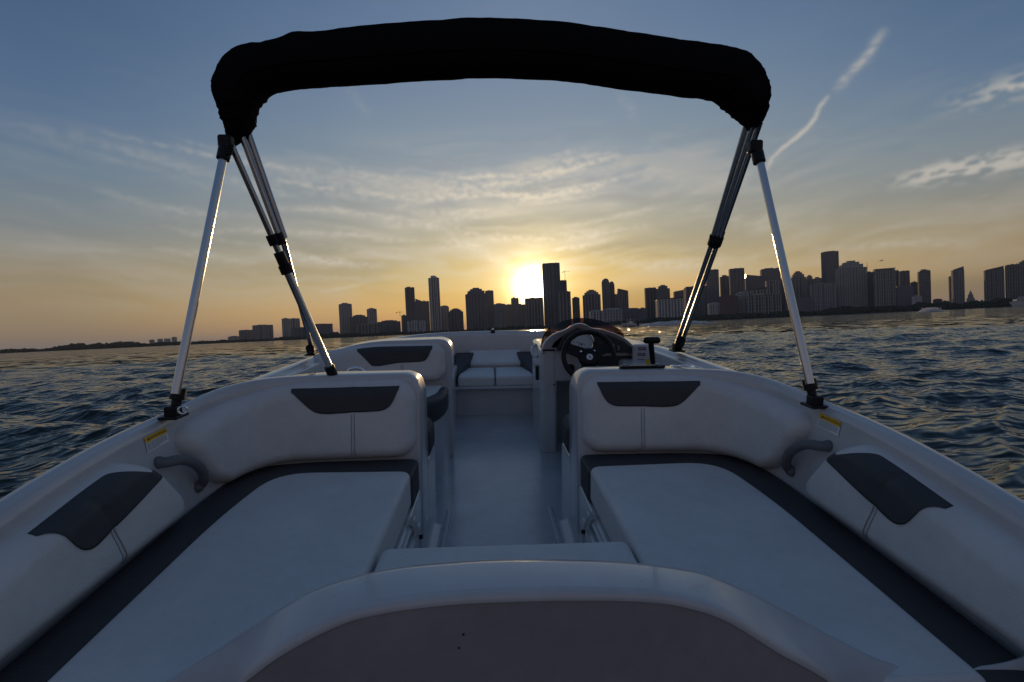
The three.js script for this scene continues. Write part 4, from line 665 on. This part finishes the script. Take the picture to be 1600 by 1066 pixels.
const rowsB = [
  // far left shore
  ['low_block', 'building', 'pale low block farthest left above the shoreline trees', 30, 53, 545, 2600, 'flat', 0, 1, 0, 6],
  ['apartment_block', AB, 'leftmost of the four tiny pale blocks beyond the tree line', 233, 241, 531, 4200, 'flat', 1, 1, 8, 3],
  ['apartment_block', AB, 'second of the four tiny pale blocks, twin topped', 246, 254, 529.5, 4200, 'pent', 1, 1, 8, 3],
  ['apartment_block', AB, 'third of the four tiny pale blocks, the wide one', 256, 266, 529, 4300, 'pent', 1, 1, 8, 3],
  ['apartment_block', AB, 'tallest and rightmost of the four tiny pale blocks', 268, 276, 527, 4300, 'flat', 1, 1, 8, 3],
  ['low_block', 'building', 'wide dark low hall just left of the four tiny blocks', 175, 210, 534.5, 2600, 'flat', 2, 2, 0, 6],
  ['apartment_block', AB, 'low stepped block just right of the port rear canopy tube', 356, 374, 525, 2900, 'step', 1, 1, 8, 4],
  ['apartment_block', AB, 'grey block left of the wide one beside the front tubes', 373, 396, 515.5, 2800, 'pent', 0, 1, 10, 4],
  ['apartment_block', AB, 'wide grey block standing alone on the left shore', 394, 426, 507.5, 2750, 'pent', 0, 1, 12, 5],
  ['apartment_tower', T, 'narrow pale slab left of the port front tubes', 440, 452, 497, 2500, 'pent', 1, 1, 10, 3],
  ['apartment_tower', T, 'pale slab half hidden by the port front tubes', 451, 468, 498, 2550, 'flat', 1, 1, 10, 4],
  ['low_block', 'building', 'lower block in front of the slab behind the port tubes', 455, 486, 512, 2400, 'flat', 2, 2, 6, 5],
  ['low_block', 'building', 'broad dark block just right of the port front tubes', 485, 519, 506, 2300, 'pent', 2, 2, 6, 6],
  // left of the sun
  ['apartment_tower', T, 'grey tower with notched shoulder, first tall one from the left', 529, 549, 473.5, 2300, 'pent', 1, 1, 14, 4],
  ['office_tower', T, 'low dark stepped tower right of the first tall grey tower', 546, 574, 492, 2250, 'step', 2, 2, 8, 5],
  ['apartment_tower', T, 'slim pale tower rising behind the low dark stepped one', 573, 588, 481.5, 2400, 'pent', 1, 1, 12, 3],
  ['low_block', 'building', 'low grey block in front of the dark stepped tower', 556, 590, 507, 2100, 'flat', 0, 1, 6, 6],
  ['apartment_block', AB, 'broad dark stepped block left of the tall thin towers', 589, 625, 500.5, 2200, 'step', 2, 2, 8, 6],
  ['apartment_block', AB, 'narrow block under the faint crane, left of the dark tower', 627, 638, 493, 2200, 'flat', 1, 1, 10, 3],
  ['office_tower', T, 'slim dark flat topped tower left of the tallest slender one', 632.5, 647, 449.5, 2150, 'flat', 2, 2, 12, 4],
  ['office_tower', T, 'dark sloping roofed tower between the two slender towers', 648.5, 659, 467, 2300, 'slopeL', 2, 2, 8, 3],
  ['apartment_tower', T, 'shorter grey tower tucked left of the tallest slender one', 658, 670, 471, 2350, 'flat', 0, 1, 8, 3],
  ['office_tower', T, 'tallest slender tower left of the sun, pale east face', 669, 685.5, 431, 2100, 'pent', 3, 1, 20, 4],
  ['low_block', 'building', 'pale podium at the foot of the tallest slender tower', 636, 664, 502, 2000, 'flat', 3, 1, 6, 6],
  ['apartment_tower', T, 'round shouldered block right of the tallest slender tower', 686, 701, 477.5, 2200, 'dome', 1, 1, 10, 3],
  ['apartment_tower', T, 'dark stepped block left of the gap before the sun', 700, 723, 482, 2150, 'steps', 2, 2, 10, 5],
  ['apartment_tower', T, 'broad dark tower with stepped crown left of the sun', 726.5, 760, 450, 2100, 'steps', 2, 2, 10, 7],
  ['apartment_tower', T, 'narrower dark tower against the broad stepped one', 758, 770.5, 454.5, 2200, 'flat', 2, 2, 6, 3],
  ['apartment_block', AB, 'lower block right of the broad stepped tower', 771, 789, 474, 2050, 'pent', 0, 1, 10, 4],
  ['apartment_block', AB, 'small block between the lower block and the thin tower', 788, 800, 476, 2150, 'flat', 0, 1, 8, 3],
  ['apartment_tower', T, 'thin tower under the brightest part of the sky', 798.5, 810, 466, 2100, 'flat', 0, 1, 8, 3],
  ['apartment_block', AB, 'low block right of the thin tower under the sun', 808, 820.5, 476, 2000, 'flat', 0, 1, 8, 3],
  ['office_tower', T, 'square block directly under the sun, left of the tallest tower', 820, 848, 466, 1950, 'flat', 0, 1, 4, 6],
  ['office_tower', T, 'tallest broad tower cutting the right edge of the sun', 847, 874, 412, 2000, 'flat', 2, 2, 6, 6],
  ['office_tower', T, 'dark stepped shoulder tower right of the sun tower', 872, 885, 438.5, 2020, 'flat', 2, 2, 4, 3],
  ['apartment_block', AB, 'lower dark block right of the sun tower foot', 872, 891, 456, 1900, 'flat', 0, 2, 6, 4],
  ['apartment_tower', T, 'very thin dark tower between the two broad ones', 894, 905, 464, 2050, 'pent', 2, 1, 8, 3],
  ['apartment_tower', T, 'stepped tower right of the very thin one', 910, 937.5, 453, 2000, 'steps', 0, 2, 12, 6],
  ['apartment_tower', T, 'left half of the round topped twin towers', 940, 951.5, 435.5, 2050, 'dome', 2, 2, 10, 3],
  ['apartment_tower', T, 'right half of the round topped twin towers', 951, 959.5, 440, 2080, 'dome', 2, 2, 10, 2],
  ['apartment_block', AB, 'dark low shoulder right of the twin towers', 957, 966, 460, 2150, 'flat', 2, 2, 8, 3],
  ['apartment_tower', T, 'slant roofed tower right of the twin towers', 964.5, 981, 451, 2050, 'slopeL', 0, 2, 12, 4],
  ['low_block', 'building', 'low pale rounded block left of the windscreen top', 921, 941, 485, 1750, 'dome', 3, 1, 4, 5],
  ['low_block', 'building', 'low pale rounded block behind the windscreen', 941, 971, 482, 1750, 'dome', 3, 1, 4, 7],
  ['low_block', 'building', 'dark low block behind the speedboat', 974, 999, 481.5, 1850, 'dome', 2, 2, 4, 6],
  ['low_block', 'building', 'small dark block right of the speedboat', 998, 1011, 482, 1850, 'flat', 2, 2, 6, 3],
  ['apartment_tower', T, 'flat dark tower left of the tower with raised middle', 1007, 1025, 450, 2100, 'flat', 2, 2, 8, 4],
  ['apartment_tower', T, 'dark tower with raised middle right of the flat one', 1024, 1046, 445.5, 2050, 'step', 2, 2, 10, 5],
  ['apartment_block', AB, 'long dark block with sloping roof behind the starboard tubes', 1052, 1084, 451.5, 2150, 'slopeR', 2, 2, 6, 6],
  ['apartment_block', AB, 'pale terraced block left of the starboard tubes', 1024, 1068, 465, 1850, 'slopeR', 3, 1, 8, 9],
  ['office_tower', T, 'wide dark tower crossed by the starboard tubes', 1068, 1106, 448, 1950, 'flat', 2, 0, 10, 7],
  // right of the starboard tubes
  ['office_tower', T, 'dark square tower just right of the starboard joint', 1102, 1122.5, 422, 2050, 'flat', 2, 2, 10, 5],
  ['office_tower', T, 'lower dark tower left of the high square one', 1124.5, 1140, 430, 2150, 'pent', 2, 2, 8, 4],
  ['office_tower', T, 'high dark square tower in the right hand cluster', 1138.5, 1162.5, 420, 2050, 'flat', 2, 2, 8, 5],
  ['office_tower', T, 'broad dark tower with cut corners right of the square one', 1162, 1198, 429, 2150, 'slopeL', 2, 2, 10, 7],
  ['office_tower', T, 'flat dark tower left of the starboard rear tube', 1187.5, 1219, 420.5, 2250, 'flat', 2, 2, 8, 6],
  ['apartment_block', AB, 'grey mid height slab left of the starboard rear tube', 1196, 1217, 439, 1950, 'flat', 1, 1, 8, 5],
  ['apartment_block', AB, 'grey shoulder block below the cut corner tower', 1160, 1198, 450, 1950, 'slopeR', 1, 1, 6, 8],
  ['low_block', 'building', 'low pale curved block by the water right of the tubes', 1106, 1125, 473, 1700, 'dome', 3, 1, 4, 5],
  ['apartment_block', AB, 'plain brownish slab on the waterfront', 1124, 1152, 463, 1700, 'flat', 4, 0, 4, 6],
  ['apartment_block', AB, 'pale striped slab on the waterfront', 1150, 1169, 458, 1720, 'flat', 3, 0, 6, 6],
  ['apartment_block', AB, 'long dark striped waterfront block behind the rear tube', 1167, 1220, 461, 1700, 'flat', 1, 2, 4, 12],
  ['apartment_tower', T, 'dark tower right beside the starboard rear tube', 1217, 1236, 435, 2050, 'flat', 2, 2, 8, 4],
  ['apartment_tower', T, 'bluish tower with small pointed crown right of the rear tube', 1234, 1259, 424, 2000, 'steps', 0, 0, 10, 5],
  ['apartment_tower', T, 'bluish tower behind the low striped block', 1257, 1271.5, 430, 2100, 'step', 0, 0, 8, 4],
  ['apartment_block', AB, 'lower bluish tower left of the tallest right hand tower', 1270, 1284, 433, 2150, 'pent', 0, 0, 8, 4],
  ['apartment_block', AB, 'low dark striped block under the bluish towers', 1226, 1268, 466, 1700, 'flat', 2, 2, 4, 9],
  ['apartment_block', AB, 'wide striped slab below the tallest right hand tower', 1265, 1305, 444, 1800, 'flat', 1, 1, 6, 9],
  ['office_tower', T, 'tallest tower of the right hand cluster, square top', 1283, 1310, 393.5, 2000, 'flat', 2, 0, 30, 6],
  ['apartment_tower', T, 'broad tower with domed stepped crown and sloped shoulders', 1305, 1353.5, 408, 1850, 'steps', 1, 1, 10, 9],
  ['apartment_block', AB, 'dark flat block right of the domed stepped tower', 1352, 1367, 425.5, 1850, 'flat', 2, 2, 6, 4],
  ['apartment_tower', T, 'bluish tower with flat overhanging roof', 1365, 1398.5, 420, 1800, 'cap', 1, 0, 10, 8],
  ['apartment_tower', T, 'dark slab tight against the overhanging roof tower', 1392, 1404, 423, 1900, 'flat', 2, 2, 6, 3],
  ['apartment_tower', T, 'paired bluish tower right of the dark slab', 1404, 1421, 423.5, 1950, 'flat', 0, 0, 10, 4],
  ['apartment_block', AB, 'dark lower front block below the paired bluish tower', 1400, 1428, 446, 1800, 'slopeL', 2, 2, 6, 6],
  ['apartment_block', AB, 'small dark block left of the lone stepped tower', 1422, 1438, 441, 2050, 'flat', 2, 2, 8, 4],
  ['low_block', 'building', 'pale low block at the foot of the lone stepped tower', 1425, 1440, 463, 1750, 'flat', 3, 1, 6, 4],
  ['apartment_tower', T, 'lone bluish tower left of the open gap on the right', 1434, 1453.5, 421, 1850, 'pent', 0, 0, 14, 5],
  ['low_block', 'building', 'low hall with rounded top in the right hand gap', 1458, 1472, 467, 1900, 'dome', 2, 2, 4, 4],
  ['low_block', 'building', 'long low hall beside the rounded one', 1470, 1484, 471, 1950, 'flat', 2, 2, 4, 4],
  ['apartment_tower', T, 'narrow lower wing of the slant roofed tower in the gap', 1482.5, 1488, 432, 1900, 'flat', 1, 1, 6, 2],
  ['apartment_tower', T, 'slant roofed tower between the two open gaps', 1486.5, 1506, 417, 1880, 'slopeR', 1, 0, 14, 5],
  ['low_block', 'building', 'low dark terminal hall under the cupola tower', 1506, 1540, 471, 1800, 'flat', 2, 2, 4, 8],
  ['apartment_tower', T, 'wide dark blue tower with slanting roof right of the cupola', 1537.5, 1568.5, 417, 1850, 'slopeR', 0, 2, 8, 8],
  ['apartment_tower', T, 'striped tower at the right edge of the picture', 1571, 1594, 413.5, 1850, 'flat', 0, 0, 10, 6],
  ['apartment_tower', T, 'rightmost tower, cut by the right edge of the picture', 1592, 1618, 408.5, 1900, 'flat', 0, 2, 8, 6],
];
for (const b of rowsB) building(...b);
// cupola tower
{ const c = wat(1517, 470, 2000).setY(GROUND), t = thing('cupola_tower', 'small old tower with tapering cupola in the right hand gap', 'tower', c, -Math.atan2(c.x, -c.z)), h = wat(1517, 453, 2000).y - GROUND;
  mesh('tower_body', boxUV(box(-9, 9, 0, h * 0.55, -9, 9)), WALLS[1], t); mesh('belfry', boxUV(box(-6.2, 6.2, h * 0.55, h * 0.74, -6.2, 6.2)), WALLS[1], t);
  const l = new THREE.LatheGeometry([[4.2, h * 0.74], [3.6, h * 0.84], [1.7, h * 0.90], [0.9, h * 0.93], [0.25, h]].map(p => new THREE.Vector2(...p)), 10); mesh('cupola', boxUV(l), WALLS[1], t); }
// tower cranes and the antenna
function crane(x, yBase, yTop, D, jib, back, label) {
  const a = wat(x, yBase, D), b = wat(x, yTop, D), h = b.y - a.y, t = thing('tower_crane', label, 'crane', a, -Math.atan2(a.x, -a.z));
  const mat = M.rubber, g = []; for (const [u, v] of [[-1, -1], [1, -1], [1, 1], [-1, 1]]) g.push(rod(V(u * 0.9, 0, v * 0.9), V(u * 0.9, h, v * 0.9), 0.28, 0.28, 5)); for (let y = 0; y < h - 3; y += 3) g.push(rod(V(-0.9, y, 0.9), V(0.9, y + 3, 0.9), 0.18, 0.18, 4), rod(V(0.9, y, -0.9), V(-0.9, y + 3, -0.9), 0.18, 0.18, 4));
  mesh('mast', merge(g), mat, t); mesh('jib', merge([rod(V(-back, h - 3, 0), V(jib, h - 3, 0), 0.6, 0.4, 6), rod(V(0, h + 3, 0), V(jib * 0.8, h - 2.6, 0), 0.16, 0.16, 4), rod(V(0, h + 3, 0), V(-back, h - 2.6, 0), 0.16, 0.16, 4), rod(V(0, h - 3, 0), V(0, h + 3, 0), 0.5, 0.3, 6)]), mat, t); mesh('counterweight', box(-back - 2, -back + 2, h - 6, h - 3, -1, 1), mat, t);
}
crane(883, 438, 423.5, 2015, 20, 8, 'thin tower crane on the shoulder of the sun tower');
crane(625, 494, 487, 2190, 14, 14, 'faint low crane left of the slim dark tower');
{ const a = wat(1355.5, 426, 1850), h = wat(1355.5, 410, 1850).y - a.y, t = thing('roof_antenna', 'thin roof antenna right of the domed stepped tower', 'antenna', a); mesh('antenna_mast', rod(V(0, 0, 0), V(0, h, 0), 0.7, 0.3, 6), M.rubber, t); mesh('antenna_ring', rod(V(0, h * 0.4, 0), V(0, h * 0.46, 0), 1.1, 1.1, 8), M.rubber, t); }
// ------------------------------------------------------------------ shore and trees
{
  const line = [[-30, 2300], [30, 2300], [170, 2200], [230, 2150], [350, 2350], [440, 2150], [520, 2000], [640, 1850], [760, 1800], [860, 1750], [960, 1690], [1060, 1660], [1150, 1640], [1260, 1640], [1370, 1660], [1460, 1660], [1530, 1690], [1640, 1690]];
  const rows = line.map(([x, D]) => { const [az] = azel(x, 515 - (x - 800) * 0.0463), s = Math.sin(az * RAD), c = -Math.cos(az * RAD); return [V(s * D, -0.5, c * D), V(s * (D + 3), 0.9, c * (D + 3)), V(s * (D + 30), GROUND + 0.3, c * (D + 30)), V(s * 5200, GROUND + 0.4, c * 5200), V(s * 5300, -1, c * 5300)]; });
  mesh('shore', boxUV(loft(rows)), new THREE.MeshStandardMaterial({ color: new THREE.Color(0.06, 0.06, 0.05), roughness: 1 }), scene, 'structure');
  const r = mulberry(4242), clump = (() => { const g = mergeVertices(new THREE.IcosahedronGeometry(1, 2).deleteAttribute('uv').deleteAttribute('normal')), p = g.attributes.position; for (let i = 0; i < p.count; i++) { const k = 0.72 + 0.55 * r(); p.setXYZ(i, p.getX(i) * k, p.getY(i) * k, p.getZ(i) * k); } const q = g.toNonIndexed(); q.computeVertexNormals(); return q; })();
  const spots = [], hgt = x => { let h = 6 + 3 * noise(x * 0.05, 2); if (x > 92 && x < 216) h = 11 + 5 * noise(x * 0.11, 5); else if (x > 216 && x < 360) h = 8 + 4 * noise(x * 0.06, 1); if (x < 92) h = 6 + 4 * noise(x * 0.08, 8); if (x > 430) h = 6 + 5 * noise(x * 0.07, 4); if (x > 475 && x < 530) h = 10 + 8 * noise(x * 0.09, 3); if (x > 1010) h = 9 + 7 * noise(x * 0.05, 7); if (x > 1230) h = 9 + 8 * noise(x * 0.05, 7); return h; };
  for (let x = -20; x < 1630; x += 0.62) {
    let i = 0; while (i < line.length - 2 && x > line[i + 1][0]) i++; const D = lerp(line[i][1], line[i + 1][1], (x - line[i][0]) / (line[i + 1][0] - line[i][0]));
    const [az] = azel(x, 515 - (x - 800) * 0.0463), H0 = hgt(x) * (0.7 + 0.5 * r()); if (x > 620 && x < 900 && r() < 0.6) continue;
    const d = D + 12 + r() * 25; for (let k = 0; k < 3; k++) spots.push([Math.sin(az * RAD) * (d + r() * 6), GROUND + H0 * (0.35 + 0.28 * k), -Math.cos(az * RAD) * (d + r() * 6), H0 * (0.42 - 0.10 * k) * (0.8 + 0.4 * r())]);
  }
  const im = new THREE.InstancedMesh(clump, TREE, spots.length), m4 = new THREE.Matrix4(), q = new THREE.Quaternion(), e = new THREE.Euler();
  spots.forEach(([x, y, z, s], i) => { e.set(r() * 6, r() * 6, r() * 6); im.setMatrixAt(i, m4.compose(V(x, y, z), q.setFromEuler(e), V(s * 1.25, s, s * 1.25))); });
  im.name = 'shore_trees'; im.castShadow = im.receiveShadow = true; im.userData = { kind: 'stuff', label: 'dark line of trees along the far waterfront', category: 'trees' }; scene.add(im);
}
// ------------------------------------------------------------------ craft on the bay
{
  const base = wat(986, 507, 210).setY(0.05), t = thing('speedboat', 'small speedboat with T-top ahead of the bow, right of the helm', 'boat', base, 0.5); t.scale.setScalar(1.2);
  const white = M.gelcoat, hullRows = []; for (let i = 0; i <= 16; i++) { const u = i / 16, w = 1.25 * Math.sqrt(Math.max(0.001, 1 - Math.pow(u, 3.2))), z = -u * 7.5 + 3, s = 0.95 + 0.45 * u; hullRows.push([V(-w * 0.9, s - 0.05, z), V(-w, s, z), V(-w * 0.85, 0.2, z), V(0, -0.3 + 0.5 * u * u, z), V(w * 0.85, 0.2, z), V(w, s, z), V(w * 0.9, s - 0.05, z)]); }
  mesh('hull', boxUV(loft(hullRows)), white, t); mesh('console', boxUV(rbox(-0.5, 0.5, 0.7, 1.9, -0.8, 0.5, 0.1)), white, t);
  mesh('hardtop', boxUV(rbox(-1.2, 1.2, 2.95, 3.1, -1.7, 1.1, 0.06)), M.black, t);
  for (const x of [-0.9, 0.9]) for (const z of [-0.9, 0.6]) mesh('hardtop_post', rod(V(x, 0.8, z), V(x * 0.95, 2.97, z), 0.05), M.alu, t);
  mesh('outboard_motor', boxUV(rbox(-0.35, 0.35, 0.2, 1.7, 2.9, 3.5, 0.15)), M.black, t);
  const spray = (x0, x1, y, D0, D1, hMax, n, seed, label) => {
    const r = mulberry(seed), g = new THREE.IcosahedronGeometry(1, 0), im = new THREE.InstancedMesh(g, new THREE.MeshPhysicalMaterial({ color: new THREE.Color(0.9, 0.9, 0.9), roughness: 1, transmission: 0.6, thickness: 0 }), n), m4 = new THREE.Matrix4(), q = new THREE.Quaternion();
    for (let i = 0; i < n; i++) { const u = Math.pow(r(), 0.85), p = wat(lerp(x0, x1, u), y, lerp(D0, D1, u)), env = Math.pow(Math.sin(Math.PI * Math.min(1, 0.04 + u)), 0.8), h = hMax * env * Math.pow(r(), 2.2) * (0.5 + noise(u * 14, seed)), s = 0.05 + 0.16 * r() * (1 - 0.5 * h / hMax); im.setMatrixAt(i, m4.compose(V(p.x + (r() - 0.5) * 3, 0.05 + h, p.z + (r() - 0.5) * 6), q.setFromEuler(new THREE.Euler(r() * 6, r() * 6, 0)), V(s * 1.6, s, s))); }
    im.name = numbered('wake_spray'); im.castShadow = im.receiveShadow = true; im.userData = { kind: 'stuff', label, category: 'spray' }; scene.add(im);
  };
  spray(1004, 1112, 505.5, 205, 235, 2.0, 3600, 11, 'sunlit white wake spray trailing behind the speedboat');
  spray(1440, 1472, 486, 420, 430, 3.0, 5000, 12, 'pale burst of spray before the lone tower on the right');
}
{ // ship at the right edge
  const A = wat(1577, 476, 1500), B = wat(1640, 476, 1500), L = A.distanceTo(B), c = A.clone().lerp(B, 0.5).setY(0), t = thing('cruise_ship', 'white ship moored at the right edge of the picture', 'ship', c, -Math.atan2(c.x, -c.z)), h = wat(1590, 463, 1500).y, wm = WALLS[3];
  mesh('hull', boxUV(new THREE.ExtrudeGeometry(new THREE.Shape([[-L / 2 + 6, -1], [L / 2, -1], [L / 2, h * 0.42], [-L / 2, h * 0.50]].map(p => new THREE.Vector2(...p))), { depth: 14, bevelEnabled: false })), wm, t);
  for (let k = 0; k < 4; k++) mesh('deck', boxUV(box(-L / 2 + 5 + k * 3, L / 2, h * (0.44 + 0.13 * k), h * (0.54 + 0.13 * k), 1, 13)), wm, t);
  mesh('bridge_window', boxUV(box(-L / 2 + 6, -L / 2 + 12, h * 0.55, h * 0.70, 13, 13.6)), new THREE.MeshStandardMaterial({ color: new THREE.Color(0.9, 0.9, 0.9), metalness: 1, roughness: 0.05 }), t);
}
{ // airliner low over the city
  const c = wat(1377, 407.5, 3200), t = thing('airliner', 'tiny airliner flying low above the right hand towers', 'airplane', c, 0.55); t.rotation.z = 0.12;
  const f = new THREE.LatheGeometry([[0.01, -19], [1.1, -17], [1.9, -12], [1.9, 10], [1.2, 16], [0.3, 20]].map(p => new THREE.Vector2(...p)), 14); f.rotateZ(-Math.PI / 2); mesh('fuselage', boxUV(f), M.handle, t);
  const wing = s => { const g = new THREE.ExtrudeGeometry(new THREE.Shape([[-3, 0], [3, 0], [6, 17], [4, 17]].map(p => new THREE.Vector2(p[0], p[1] * s))), { depth: 0.5, bevelEnabled: false }); g.rotateX(Math.PI / 2); g.translate(0, -0.8, 0); return g; };
  for (const s of [1, -1]) mesh('wing', boxUV(wing(s)), M.handle, t);
  const fin = new THREE.ExtrudeGeometry(new THREE.Shape([[13, 1], [18, 1], [20, 7.5], [17.5, 7.5]].map(p => new THREE.Vector2(...p))), { depth: 0.5, bevelEnabled: false }); mesh('tail_fin', boxUV(fin), M.handle, t);
  for (const z of [-5.5, 5.5]) { const e = new THREE.CapsuleGeometry(1.0, 3, 4, 10); e.rotateZ(Math.PI / 2); e.translate(-1, -2, z); mesh('engine', boxUV(e), M.handle, t); }
}
renderer.render(scene, camera);
